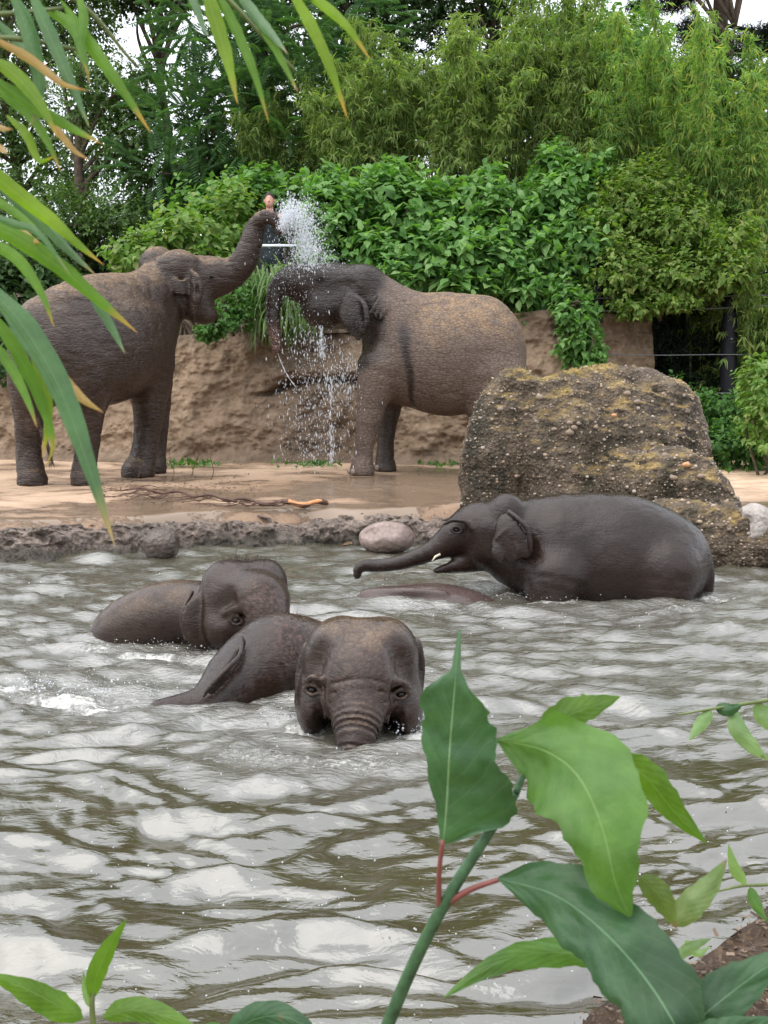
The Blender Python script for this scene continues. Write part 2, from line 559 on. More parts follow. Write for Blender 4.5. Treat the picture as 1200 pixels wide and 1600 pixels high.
def yard():
    t = NT('wet_sand'); co = t.coord(); cs = t.coord((0.85, 1.15, 1))
    n1, n2, n3 = t.noise(0.8, 6, 0.62, cs, 0.4), t.noise(4.5, 7, 0.7, cs), t.noise(40.0, 6, 0.7, co)
    pud = t.attr('puddle')
    c = t.ramp(n2, [(0.25, (0.27, 0.175, 0.11)), (0.46, (0.50, 0.345, 0.23)), (0.60, (0.67, 0.48, 0.34)), (0.8, (0.78, 0.61, 0.47))])
    c = t.mix(t.map(n3, 0.35, 0.75, 0, 0.5), c, (0.30, 0.20, 0.13))
    m = t.math('ADD', pud, t.map(n1, 0.44, 0.6, -0.28, 0.34))
    m = t.math('ADD', m, t.map(n2, 0.35, 0.65, -0.2, 0.2))
    wet = t.map(m, 0.12, 0.55)
    pool = t.map(m, 0.55, 0.72)
    c = t.mix(wet, c, t.mix(1.0, c, (0.52, 0.47, 0.43), 'MULTIPLY'))
    c = t.mix(pool, c, (0.20, 0.14, 0.095))
    h = t.math('MULTIPLY', t.math('ADD', t.math('MULTIPLY', n2, 1.0), t.math('MULTIPLY', n3, 0.5)), t.math('SUBTRACT', 1.0, t.math('MULTIPLY', pool, 0.93)))
    nr = t.bump(h, 0.8, 0.05)
    r = t.math('SUBTRACT', 0.9, t.math('MULTIPLY', wet, 0.42)); r = t.math('SUBTRACT', r, t.math('MULTIPLY', pool, 0.38))
    return t.done(t.bsdf(c, r, nr, 0.5))
M['yard'] = yard()
def stone(name, a, b, c3, rough=0.75, moss=0.0, bumpd=0.04, scale=1.0, spec=0.4, algae=False):
    t = NT(name); co = t.coord()
    n1, n2, n3 = t.noise(2.0 * scale, 6, 0.65, co), t.noise(9.0 * scale, 8, 0.72, co), t.noise(55.0 * scale, 5, 0.7, co)
    c = t.ramp(n2, [(0.28, a), (0.5, b), (0.72, c3)])
    c = t.mix(t.map(n1, 0.4, 0.65, 0, 0.6), c, a)
    v = t.vor(26.0 * scale, 'F1', co)
    c = t.mix(t.map(v, 0.10, 0.32, 0.5, 0.0), c, c3)
    if moss:
        g = t.N('NewGeometry'); sp = t.N('SeparateXYZ'); t.l.new(g.outputs['Normal'], sp.inputs[0])
        up = t.map(sp.outputs['Z'], 0.5, 0.9)
        ms = t.math('MULTIPLY', up, t.map(t.noise(2.6, 6, 0.7, co), 0.43, 0.57))
        mc = t.ramp(t.noise(14.0, 4, 0.6, co), [(0.3, (0.11, 0.085, 0.02)), (0.5, (0.33, 0.21, 0.055)), (0.75, (0.46, 0.35, 0.13))])
        c = t.mix(t.math('MULTIPLY', ms, moss), c, mc)
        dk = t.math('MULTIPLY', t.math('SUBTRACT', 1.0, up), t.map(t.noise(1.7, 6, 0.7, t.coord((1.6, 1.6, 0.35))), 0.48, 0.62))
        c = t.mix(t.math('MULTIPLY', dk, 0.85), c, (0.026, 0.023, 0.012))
    if algae:                          # a dark slimy band just above the waterline
        sp = t.N('SeparateXYZ'); t.l.new(co, sp.inputs[0])
        zz = t.math('ADD', sp.outputs['Z'], t.map(n1, 0.3, 0.7, -0.10, 0.10))
        c = t.mix(t.map(zz, 0.02, 0.13, 0.8, 0.0), c, (0.022, 0.020, 0.012))
    h = t.math('ADD', t.math('MULTIPLY', n2, 1.0), t.math('ADD', t.math('MULTIPLY', n3, 0.4), t.math('MULTIPLY', v, -0.8)))
    return t.done(t.bsdf(c, rough, t.bump(h, 0.85, bumpd), spec))
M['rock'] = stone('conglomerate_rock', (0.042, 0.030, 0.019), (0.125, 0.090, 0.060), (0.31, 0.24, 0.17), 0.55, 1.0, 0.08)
M['rim'] = stone('pool_edge_rock', (0.07, 0.055, 0.045), (0.21, 0.16, 0.13), (0.42, 0.33, 0.275), 0.42, 0.0, 0.06, 0.8, 0.5, True)
M['boulder'] = stone('smooth_boulder', (0.12, 0.085, 0.075), (0.24, 0.175, 0.15), (0.36, 0.28, 0.24), 0.35, 0.0, 0.012, 0.7, 0.5)
M['dark_boulder'] = stone('dark_wet_boulder', (0.035, 0.027, 0.022), (0.085, 0.062, 0.05), (0.17, 0.125, 0.10), 0.28, 0.0, 0.02, 0.9, 0.5)
M['pale_rock'] = stone('pale_rock', (0.16, 0.13, 0.11), (0.34, 0.30, 0.27), (0.50, 0.46, 0.43), 0.5, 0.0, 0.02, 0.8)
M['mulch'] = stone('bark_mulch', (0.03, 0.018, 0.011), (0.10, 0.06, 0.035), (0.26, 0.17, 0.10), 0.8, 0.0, 0.05, 3.0)
def pebbles(name, cols):
    t = NT(name)
    c = t.ramp(t.island(), [(i / (len(cols) - 1), x) for i, x in enumerate(cols)])
    n = t.noise(60.0, 3, vec=t.coord())
    c = t.mix(t.map(n, 0.3, 0.7, 0, 0.4), c, (0.10, 0.07, 0.05))
    return t.done(t.bsdf(c, 0.55, t.bump(n, 0.3, 0.006), 0.4))
M['pebble'] = pebbles('embedded_pebble', [(0.10, 0.075, 0.055), (0.20, 0.15, 0.11), (0.28, 0.21, 0.155), (0.36, 0.26, 0.17), (0.42, 0.36, 0.30), (0.16, 0.12, 0.10)])
M['orange_stone'] = plain('orange_stone', (0.50, 0.25, 0.12), 0.45)
M['cream_stone'] = plain('cream_stone', (0.58, 0.47, 0.30), 0.45)
def water():
    t = NT('murky_water'); co = t.coord()
    foam, churn = t.attr('foam'), t.attr('churn')
    n1 = t.noise(1.1, 5, 0.6, co)
    c = t.mix(t.map(n1, 0.35, 0.65), (0.034, 0.028, 0.010), (0.052, 0.044, 0.021))
    c = t.mix(t.math('MULTIPLY', churn, 0.8), c, (0.090, 0.084, 0.068))
    fn = t.noise(24.0, 6, 0.7, co)
    fm = t.map(t.math('ADD', foam, t.map(fn, 0.25, 0.75, -0.45, 0.28)), 0.42, 0.72)
    c = t.mix(fm, c, (0.72, 0.70, 0.64))
    r1 = t.noise(9.0, 3, 0.55, t.coord((0.8, 1.5, 1)), 0.6)
    r2 = t.noise(26.0, 4, 0.6, t.coord((0.7, 1.7, 1)), 0.6)
    h = t.math('ADD', t.math('MULTIPLY', r1, 0.42), t.math('MULTIPLY', r2, t.math('ADD', 0.12, t.math('MULTIPLY', churn, 0.55))))
    nr = t.bump(h, 0.62, 0.03)
    nr = t.bump(t.math('MULTIPLY', fm, fn), 0.8, 0.04, nr)
    r = t.math('ADD', 0.045, t.math('MULTIPLY', fm, 0.5))
    return t.done(t.bsdf(c, r, nr, 1.0, 1.75))
M['water'] = water()
def drops():
    t = NT('water_drops')
    b = t.bsdf((0.80, 0.83, 0.86), 0.25, spec=0.5)
    tr = t.N('BsdfTranslucent'); tr.inputs['Color'].default_value = (0.85, 0.88, 0.92, 1)
    m = t.N('MixShader'); m.inputs[0].default_value = 0.45
    t.l.new(b, m.inputs[1]); t.l.new(tr.outputs[0], m.inputs[2])
    tp = t.N('BsdfTransparent'); m2 = t.N('MixShader'); m2.inputs[0].default_value = 0.32
    t.l.new(m.outputs[0], m2.inputs[1]); t.l.new(tp.outputs[0], m2.inputs[2])
    return t.done(m2.outputs[0])
M['drops'] = drops()
M['bark'] = plain('bark', (0.085, 0.065, 0.048), 0.85, 0.2, 0.4, 14.0, 0.6)
M['culm'] = plain('bamboo_culm', (0.13, 0.14, 0.055), 0.5, 0.4, 0.5, 6.0, 0.2)
M['twig'] = plain('wet_twig', (0.085, 0.045, 0.030), 0.5, 0.4, 0.4, 20.0, 0.4)
M['peeled'] = plain('peeled_wood', (0.55, 0.24, 0.10), 0.5, 0.4, 0.3, 20.0, 0.3)
M['post'] = plain('black_post', (0.008, 0.0085, 0.012), 0.45, 0.25, 0.3, 4.0, 0.1)
M['wire'] = plain('steel_wire', (0.15, 0.155, 0.165), 0.5, 0.4, 0.2, 30.0, 0.1, 0.3)
M['rail'] = plain('pale_rail', (0.62, 0.66, 0.68), 0.35, 0.5, 0.1, 10.0, 0.05)
M['face_skin'] = plain('person_skin', (0.50, 0.27, 0.20), 0.5, 0.4, 0.12, 20.0, 0.05)
M['jacket'] = plain('dark_jacket', (0.022, 0.032, 0.036), 0.7, 0.3, 0.5, 9.0, 0.4)
M['phone'] = plain('black_phone', (0.01, 0.01, 0.012), 0.2, 0.5)
M['trouser'] = plain('dark_trousers', (0.02, 0.022, 0.03), 0.8)
M['deck'] = plain('deck_board', (0.16, 0.12, 0.085), 0.7)
# foliage
M['lf_shrub'] = leaf_mat('shrub_leaf', [(0.085, 0.195, 0.052), (0.125, 0.265, 0.072), (0.185, 0.34, 0.10), (0.27, 0.42, 0.16)])
M['lf_shrub_pale'] = leaf_mat('pale_shrub_leaf', [(0.12, 0.22, 0.05), (0.16, 0.28, 0.06), (0.21, 0.33, 0.09), (0.27, 0.31, 0.11)])
M['lf_small'] = leaf_mat('small_leaf', [(0.10, 0.175, 0.036), (0.145, 0.24, 0.05), (0.20, 0.30, 0.07), (0.28, 0.30, 0.10)])
M['lf_bamboo'] = leaf_mat('bamboo_leaf_far', [(0.125, 0.20, 0.060), (0.185, 0.275, 0.080), (0.265, 0.35, 0.11), (0.38, 0.41, 0.16)], 0.5)
M['lf_bamboo_gold'] = leaf_mat('golden_bamboo_leaf', [(0.125, 0.23, 0.070), (0.19, 0.32, 0.095), (0.27, 0.40, 0.13), (0.46, 0.44, 0.13)], 0.5)
M['lf_dark'] = leaf_mat('dark_leaf', [(0.030, 0.070, 0.020), (0.045, 0.095, 0.028), (0.065, 0.125, 0.038), (0.10, 0.16, 0.06)], 0.25)
M['lf_tree'] = leaf_mat('tree_leaf', [(0.060, 0.120, 0.036), (0.09, 0.165, 0.05), (0.135, 0.22, 0.07), (0.19, 0.28, 0.11)])
M['lf_pinnate'] = leaf_mat('pinnate_leaf', [(0.045, 0.110, 0.040), (0.065, 0.145, 0.055), (0.095, 0.185, 0.072), (0.13, 0.22, 0.10)])
M['lf_pine_and_shade'] = leaf_mat('pine_needle_and_shaded_leaf', [(0.012, 0.024, 0.014), (0.020, 0.034, 0.019), (0.028, 0.044, 0.024)], 0.1)  # pine needles; on the fence undergrowth this near-black paints in shade
M['lf_reed'] = leaf_mat('reed_leaf', [(0.11, 0.19, 0.06), (0.15, 0.24, 0.08), (0.20, 0.28, 0.11)])
M['lf_weed'] = leaf_mat('weed_leaf', [(0.05, 0.13, 0.03), (0.08, 0.18, 0.045), (0.12, 0.24, 0.06)])
# ---------------------------------------------------------------- the setting: water, yard, bank
def grid_faces(nr, nc):
    i = np.arange(nr - 1)[:, None] * nc + np.arange(nc - 1)[None]
    return np.stack([i, i + 1, i + nc + 1, i + nc], -1).reshape(-1, 4)
def rim_y(x):                          # the pool's far edge
    x = np.asarray(x, float)
    return np.interp(x, [-12, -6, -3.5, -2.4, -1.6, 0.0, 1.0, 2.2, 3.2, 4.5, 8, 12], [11.2, 11.4, 11.75, 12.25, 12.75, 12.85, 12.85, 12.85, 12.6, 12.1, 11.6, 11.1])
CALM = [(-1.0, 6.9, 0.9), (-.12, 6.1, .8), (-1.35, 8.1, 1.0), (1.6, 10.0, 1.5), (.35, 9.8, .9)]
def water_surface():
    nr, nc = 760, 520
    t = np.linspace(0, 1, nr)
    Yr = 1 / ((1 - t) / 2.3 + t / 13.6)
    u = np.linspace(-1, 1, nc)
    X = u[None, :] * (0.36 * Yr[:, None] + 1.3)
    Yg = np.repeat(Yr[:, None], nc, 1)
    p = np.stack([X, Yg, 0 * X], -1)
    g = np.random.default_rng(4)
    wx = X + 0.30 * fbm(p, 0.9, 2, 3) + 0.09 * fbm(p, 2.6, 2, 5)
    wy = Yg + 0.30 * fbm(p, 0.9, 2, 13) + 0.09 * fbm(p, 2.6, 2, 15)
    near = sstep(10.5, 5.0, Yg)
    H = np.zeros_like(X)
    for k in range(38):
        lam = 0.16 * (0.85 / 0.16) ** g.random()
        th = math.pi / 2 + g.normal(0, 0.45) + 0.10
        kx, ky = math.cos(th) * 2 * math.pi / lam, math.sin(th) * 2 * math.pi / lam
        s = np.sin(kx * wx + ky * wy + g.uniform(0, 6.28))
        s = np.sign(s) * np.abs(s)
        env = 0.55 + 0.75 * np.clip(vnoise(p * [0.7, 1, 1], 0.8 / lam ** 0.6, 100 + k) * 1.4 + 0.2, 0, 1)
        H += env * (0.0112 * lam) * (s - 0.35 * (1 - s * s))
    for k in range(14):
        lam = 0.07 * (0.2 / 0.07) ** g.random()
        th = math.pi / 2 + g.normal(0, 0.9)
        H += 0.017 * lam * np.clip(vnoise(p, 2.2, 200 + k) + 0.3, 0, 1) * np.sin((math.cos(th) * wx + math.sin(th) * wy) * 2 * math.pi / lam + g.uniform(0, 6.28))
    churn = np.zeros_like(X)
    for (cx, cy, r) in CALM:
        d = np.hypot((X - cx) / 1.15, Yg - cy)
        w = sstep(r * 1.5, r * 0.35, d)
        churn = np.maximum(churn, w)
        H += 0.006 * w * np.sin(d * 26 + 2 * fbm(p, 2.0, 2, 31))
    churn = np.maximum(churn, 0.55 * sstep(5.2, 7.0, Yg + 0.5 * fbm(p, 0.7, 2, 77)))
    H += churn * (0.012 * fbm(p, 6.0, 4, 41) + 0.006 * fbm(p, 17.0, 3, 43))
    H = H + (0.012 * fbm(p * [0.6, 1, 1], 6.5, 4, 47)) * (1 - near)
    # foam: round the swimmers and where the splash ran
    foam = 0.22 * churn
    def spot(px, py, rx, ry, amt):
        c = G(px, py, 0)
        return amt * np.exp(-(((X - c[0]) / rx) ** 2 + ((Yg - c[1]) / ry) ** 2))
    for a in ((95, 1090, .34, .14, .66), (10, 1070, .30, .16, .62), (60, 1130, .5, .2, .3), (170, 1102, .18, .07, .6), (230, 1022, .26, .10, .6), (470, 1130, .14, .16, .55), (655, 1140, .10, .12, .75),
              (345, 1015, .2, .08, .5), (160, 1010, .16, .08, .5), (470, 1060, .15, .14, .5), (560, 1190, .25, .10, .42), (800, 925, .22, .12, .45), (870, 938, .3, .10, .5),
              (1120, 930, .22, .14, .5), (1060, 945, .2, .1, .45), (200, 860, .5, .25, .45), (700, 950, .4, .2, .35), (380, 1180, .4, .2, .38), (560, 930, .5, .2, .35)):
        foam = foam + spot(*a)
    H += 0.030 * foam * np.clip(fbm(p, 9.0, 4, 61) + 0.2, 0, 1)
    V = np.stack([X, Yg, H], -1).reshape(-1, 3)
    o = obj_np('pool_water', V, grid_faces(nr, nc), M['water'])
    attr(o, 'foam', np.clip(foam, 0, 1).ravel()); attr(o, 'churn', np.clip(churn, 0, 1).ravel())
    tag(o, 'murky grey-green pool water, choppy and reflecting the white sky', kind='structure')
water_surface()
# wide ground under everything, out to the horizon
V = np.array([(-900, -60, -1.3), (900, -60, -1.3), (900, 1800, -1.3), (-900, 1800, -1.3)])
tag(obj_np('ground', V, [(0, 1, 2, 3)], M['soil'], smooth=False), 'bare ground far around the enclosure', kind='structure')
def yard_sheet():
    nr, nc = 230, 320
    v = np.linspace(0, 1, nr) ** 1.9
    xs = np.linspace(-11, 11, nc)
    X = np.repeat(xs[None], nr, 0)
    Yg = rim_y(X) + 0.02 + v[:, None] * (27 - rim_y(X) - 0.02)
    p = np.stack([X, Yg, 0 * X], -1)
    Z = GZ + 0.025 * fbm(p, 0.9, 4, 5) + 0.012 * fbm(p, 5.0, 4, 6) - 0.34 * sstep(0.50, 0.0, Yg - rim_y(X) + 0.10 * vnoise(p, 2.2, 19))
    o = obj_np('sandy_yard', np.stack([X, Yg, Z], -1).reshape(-1, 3), grid_faces(nr, nc), M['yard'])
    pud = 0.40 + 0 * X
    for (px, py, rx, ry, a) in ((560, 765, 2.2, 1.5, .55), (680, 750, 1.4, 1.8, .4), (60, 800, 1.6, .5, .45), (330, 800, 1.6, .35, .25), (620, 800, 1.2, .6, .4), (20, 735, .8, .6, .3), (40, 680, 3, 2.0, -.7), (1180, 750, 1.5, 1.5, -.6)):
        c = G(px, py, GZ)
        pud = pud + a * np.exp(-(((X - c[0]) / rx) ** 2 + ((Yg - c[1]) / ry) ** 2))
    attr(o, 'puddle', np.clip(pud, -0.5, 1).ravel())
    tag(o, 'wet tan sand with shallow puddles', kind='structure')
GZ = 0.30
yard_sheet()
def rim():
    # broken rock lip of the pool: a swept, strongly displaced strip
    nc, ns = 900, 44
    xs = np.linspace(-7.5, 7.5, nc)
    prof = np.array([(-0.30, -0.35), (-0.12, -0.12), (0.0, 0.05), (0.03, 0.11), (0.10, 0.165), (0.24, 0.19), (0.42, 0.20), (0.8, 0.12)])
    pr = catmull(prof, 7)[:ns]
    X = np.repeat(xs[:, None], len(pr), 1)
    Yg = rim_y(X) + pr[None, :, 0]
    Z = np.repeat(pr[None, :, 1], nc, 0)
    p = np.stack([X, Yg, Z], -1)
    w = sstep(0.8, 0.35, pr[:, 0])[None, :] 
    n1, n2 = fbm(p, 1.6, 3, 71), fbm(p, 6.0, 5, 72, 0.6)
    rd = fbm(p * [1, 1, 2.5], 3.0, 4, 73, 0.55, True)
    Yg = Yg - w * (0.24 * n1 + 0.17 * n2)
    Z = Z + w * (0.055 * n1 + 0.055 * n2 + 0.045 * rd)
    o = obj_np('pool_edge', np.stack([X, Yg, Z], -1).reshape(-1, 3), grid_faces(nc, len(pr))[:, ::-1], M['rim'])
    tag(o, 'broken wet rock lip along the pool', kind='structure')
rim()
# the clay face: cut bank with slumps, ledges and cracks, and the planted slope above it
def wall_y(x):
    return np.interp(x, [-14, -6, -3.0, -1, 1, 3, 5, 14], [21.2, 20.6, 20.0, 19.8, 19.6, 19.6, 20.4, 22.5])
def wall_top(x):
    return np.interp(x, [-14, -4, -2.6, -1, 1.0, 2.0, 3.0, 4.0, 14], [2.2, 2.25, 2.30, 2.35, 2.45, 2.6, 2.7, 2.55, 2.5])
def clay_bank():
    nc, nz = 620, 150
    xs = np.linspace(-10, 4.3, nc); ts = np.linspace(0, 1, nz)
    X = np.repeat(xs[:, None], nz, 1); T = np.repeat(ts[None], nc, 0)
    Z = GZ - 0.1 + T * (wall_top(X) - GZ + 0.1)
    back = 0.75 * T ** 1.4 - 0.55 * np.exp(-((T) / 0.07) ** 2)
    p = np.stack([X, 0 * X, Z], -1)
    big, mid, fine = fbm(p * [1, 1, 1.4], 0.8, 3, 81), fbm(p, 2.6, 4, 82, 0.55), fbm(p, 9.0, 5, 83, 0.6)
    led = fbm(p * [0.9, 1, 1.7], 1.7, 4, 84, 0.5, True)
    # a dark crevice climbing to the right, under an overhang
    zc = 1.42 + 0.14 * (X + 1.5) + 0.13 * vnoise(p, 1.7, 85)
    on = sstep(-2.2, -1.6, X) * sstep(0.4, -0.1, X)
    crev = on * np.exp(-((Z - zc) / 0.06) ** 2)
    over = on * np.exp(-((Z - zc - 0.24) / 0.18) ** 2)
    Yg = wall_y(X) + back - 0.26 * big - 0.20 * mid - 0.075 * fine - 0.07 * led * sstep(0.05, 0.3, T) + 0.24 * crev - 0.15 * over
    o = obj_np('clay_bank', np.stack([X, Yg, Z], -1).reshape(-1, 3), grid_faces(nc, nz), M['soil'])
    wt = np.exp(-((X - P(480, 600, 19.7)[0]) / 0.75) ** 2) * 0.9 + 0.55 * sstep(1.95, 2.3, Z) + 0.5 * sstep(0.6, 0.35, Z) + 0.6 * crev
    attr(o, 'wet', np.clip(wt + 0.3 * mid, 0, 1).ravel())
    tag(o, 'steep tan clay face with slumps and cracks', kind='structure')
clay_bank()
def slope_z(x, Y):
    x, Y = np.asarray(x, float), np.asarray(Y, float)
    dy = np.clip(Y - wall_y(x) - 0.7, 0, 6)
    return np.where(x < 4.3, wall_top(x), GZ) + sstep(0.2, 6, dy) * np.where(x < 4.3, 2.2, 3.2)
def slope():
    nr, nc = 60, 120
    xs = np.linspace(-16, 16, nc); v = np.linspace(0, 1, nr)
    X = np.repeat(xs[None], nr, 0)
    dy = v[:, None] * 16
    Yg = wall_y(X) + 0.7 + dy
    p = np.stack([X, Yg, 0 * X], -1)
    Z = slope_z(X, Yg) - 0.06 + 0.10 * fbm(p, 0.8, 4, 91) * np.clip(dy, 0, 1)
    o = obj_np('planted_slope', np.stack([X, Yg, Z], -1).reshape(-1, 3), grid_faces(nr, nc), M['soil'])
    attr(o, 'wet', np.full(nr * nc, 0.9))
    tag(o, 'dark leaf-littered earth under the shrubs', kind='structure')
slope()
# ---------------------------------------------------------------- elephants
GZ = 0.30                              # level of the sandy yard
def C(px, py, Y, r):                   # a row for Field.chain: pixel, depth and radius in photo pixels
    p = P(px, py, Y)
    return (p[0], p[1], p[2], r * mpp(Y))
def R(*rows):
    return [C(*q) for q in rows]
def rot_y(a):                          # turn in the picture's upright plane
    c, s = math.cos(a), math.sin(a)
    return np.array([[c, 0, s], [0, 1, 0], [-s, 0, c]])
def finish(fd, name, mat, base, wet, dust=None, pink=None, lump=0.008, floor=None, seed=1, lumpscale=7.0):
    if floor is not None:
        Z = fd.ax[2][None, None, :]
        fd.d = np.maximum(fd.d, np.float32(floor) - Z)
    V, Q = fd.mesh()
    V = relax(V, Q, 1, 0.35)
    N = vnormals(V, Q)
    V = V + N * (lump * fbm(V, lumpscale, 3, seed))[:, None]
    # long soft folds of hide
    fold = 1 - np.abs(vnoise(V * np.array([1.3, 1.3, 4.6]) + 0.35 * vnoise(V, 2.0, seed + 3)[:, None], 2.2, seed + 9))
    V = V - N * (lump * (1.2 if lump > .006 else 0.35) * sstep(0.86, 1.0, fold))[:, None]
    root = empty(name, base)
    o = obj_np('body', V - np.array(base), Q, mat, root)
    zero = np.zeros(len(V))
    attr(o, 'wet', np.clip(wet(V, N) if callable(wet) else zero + wet, 0, 1))
    attr(o, 'dust', np.clip(dust(V, N), 0, 1) if dust else zero)
    attr(o, 'pink', np.clip(pink(V, N), 0, 1) if pink else zero)
    return root
def eyeball(root, c, r):
    V, Q = ball(np.array(c) - np.array(root.location), r, 12, 8)
    return obj_np('eye', V, Q, M['eye'], root)
def lids(fd, c, r, ax=(1, 0, 0), k=0.012):
    # a heavy upper and lower lid round an eye looking towards -Y
    c = np.array(c, float); ax = np.array(ax, float)
    for sgn, h in ((1, 1.0), (-1, 0.75)):
        pts = []
        for t in np.linspace(-1.25, 1.25, 6):
            q = c + ax * r * t * 1.15 + np.array([0, -r * 0.55 * math.cos(t), sgn * r * h * math.cos(t * 1.1)])
            pts.append((*q, r * 0.42))
        fd.chain(pts, k, 3)
def hairs(root, name, pts, n, length, rad, lean, seed, mat='hair'):
    g = np.random.default_rng(seed)
    pts = catmull(pts, 8)
    i = g.integers(0, len(pts), n)
    b = pts[i] + g.normal(0, rad, (n, 3))
    d = np.array(lean)[None] + g.normal(0, 0.35, (n, 3))
    TV = [(-0.035, 0, 0), (0.035, 0, 0), (0.025, 0.6, 0.03), (-0.025, 0.6, 0.03), (0, 1.0, 0.12)]
    TF = [(0, 1, 2), (0, 2, 3), (3, 2, 4)]
    V, Fc = scatter(TV, TF, b, frame(d, roll=g.uniform(0, 6.28, n)), length * g.uniform(0.6, 1.3, n))
    return tag(obj_np(name, V - np.array(root.location), Fc, M[mat], root), kind='stuff')

def elephant_spraying():
    fd = Field(P(-20, 780, 15.0) * [1, 0, 0] + [0, 14.9, 0.2], P(450, 300, 18.6) * [1, 0, 0] + [0, 18.9, 4.3], 0.026)
    fd.chain(R((100, 546, 15.95, 78), (148, 538, 16.45, 97), (195, 526, 17.05, 78), (236, 478, 17.4, 50)), 0.10)
    fd.chain(R((72, 505, 15.8, 42), (110, 486, 15.95, 44), (155, 474, 16.4, 44), (212, 464, 17.1, 38), (235, 452, 17.4, 34)), 0.16)
    # hips, shoulder blade
    fd.ell(P(62, 560, 15.85), (0.36, 0.45, 0.62), 0.14)
    fd.ell(P(136, 575, 15.9), (0.34, 0.45, 0.55), 0.14)
    fd.ell(P(226, 545, 17.05), (0.34, 0.4, 0.62), 0.14)
    # hind legs
    fd.chain(R((55, 585, 15.9, 44), (46, 650, 15.9, 25), (45, 700, 15.95, 20.5), (48, 738, 15.9, 22), (50, 752, 15.86, 25)), 0.10)
    fd.chain(R((130, 605, 15.95, 42), (137, 655, 15.95, 25), (135, 703, 16.0, 19.5), (131, 738, 15.95, 20), (132, 752, 15.9, 22)), 0.10)
    # fore legs
    fd.chain(R((230, 575, 17.1, 42), (233, 632, 17.15, 26), (229, 682, 17.2, 20.5), (222, 722, 17.15, 22), (216, 738, 17.1, 27)), 0.10)
    fd.chain(R((236, 570, 17.7, 36), (243, 640, 17.75, 23), (243, 695, 17.8, 17.5), (241, 722, 17.75, 19), (239, 733, 17.7, 22)), 0.10)
    # head: twin domes, face, cheek and jaw
    fd.chain(R((252, 448, 17.55, 40), (296, 442, 17.6, 40), (334, 434, 17.65, 29)), 0.10)
    fd.ell(P(247, 413, 17.75), (0.25, 0.27, 0.24), 0.06)
    fd.ell(P(279, 421, 17.42), (0.31, 0.27, 0.27), 0.06)
    fd.chain(R((298, 466, 17.5, 33), (318, 487, 17.5, 20), (330, 491, 17.5, 11)), 0.07)
    fd.ell(P(282, 472, 17.0), (0.16, 0.18, 0.26), 0.10, sub=True)
    # trunk
    fd.chain(R((318, 431, 17.65, 31), (345, 431, 17.65, 28), (366, 424, 17.65, 23), (382, 405, 17.6, 20), (392, 380, 17.6, 17.5), (398, 359, 17.6, 15.5),
               (405, 346, 17.55, 13.5), (416, 339, 17.5, 11.5), (427, 343, 17.5, 10), (433, 354, 17.5, 8.5), (434, 361, 17.5, 7.5)), 0.07, 6, ring=(0.085, 0.016, 0.12, 0.97))
    # ear folded forward, seen along its edge
    fd.chain(R((292, 432, 17.32, 16), (299, 455, 17.25, 22), (298, 478, 17.25, 20), (302, 496, 17.3, 12)), 0.03, flat=((1, 0.45, 0), 4.5))
    fd.chain(R((294, 421, 17.25, 5), (308, 434, 17.15, 5), (314, 452, 17.12, 4.5), (310, 470, 17.14, 4.5), (304, 487, 17.2, 5)), 0.03)
    for k in range(4):                  # creases at the back of the skull
        fd.chain(R((262, 428 + 7 * k, 17.22, 3), (280, 440 + 6 * k, 17.14, 3.6), (298, 436 + 7 * k, 17.22, 3)), 0.02)
    fd.chain(R((24, 545, 15.55, 9), (30, 585, 15.36, 8), (50, 640, 15.35, 6), (68, 682, 15.4, 4.5), (77, 704, 15.42, 4)), 0.03)
    base = G(140, 748, GZ)
    def wet(V, N): return 0.82 - 0.5 * sstep(0.5, 0.95, N[:, 2]) - 0.45 * sstep(0.1, 0.5, fbm(V * [3.2, 3.2, 0.5], 2.4, 3, 4)) * sstep(1.75, 1.15, V[:, 2]) * (V[:, 2] > 0.95)
    root = finish(fd, 'adult_elephant', M['skin_wet'], base, wet, lambda V, N: sstep(0.35, 0.9, N[:, 2]) * 0.75, None, 0.010, GZ - 0.005, 21)
    hairs(root, 'tail_tuft', [P(76, 698, 15.42), P(78, 712, 15.42), P(79, 718, 15.42)], 60, 0.12, 0.012, (0.05, 0, -1), 3)
    eyeball(root, P(331, 432, 17.345), 0.024)
    return tag(root, 'big wet elephant seen from behind, trunk raised high and curled at the tip', 'elephant', 'elephants')

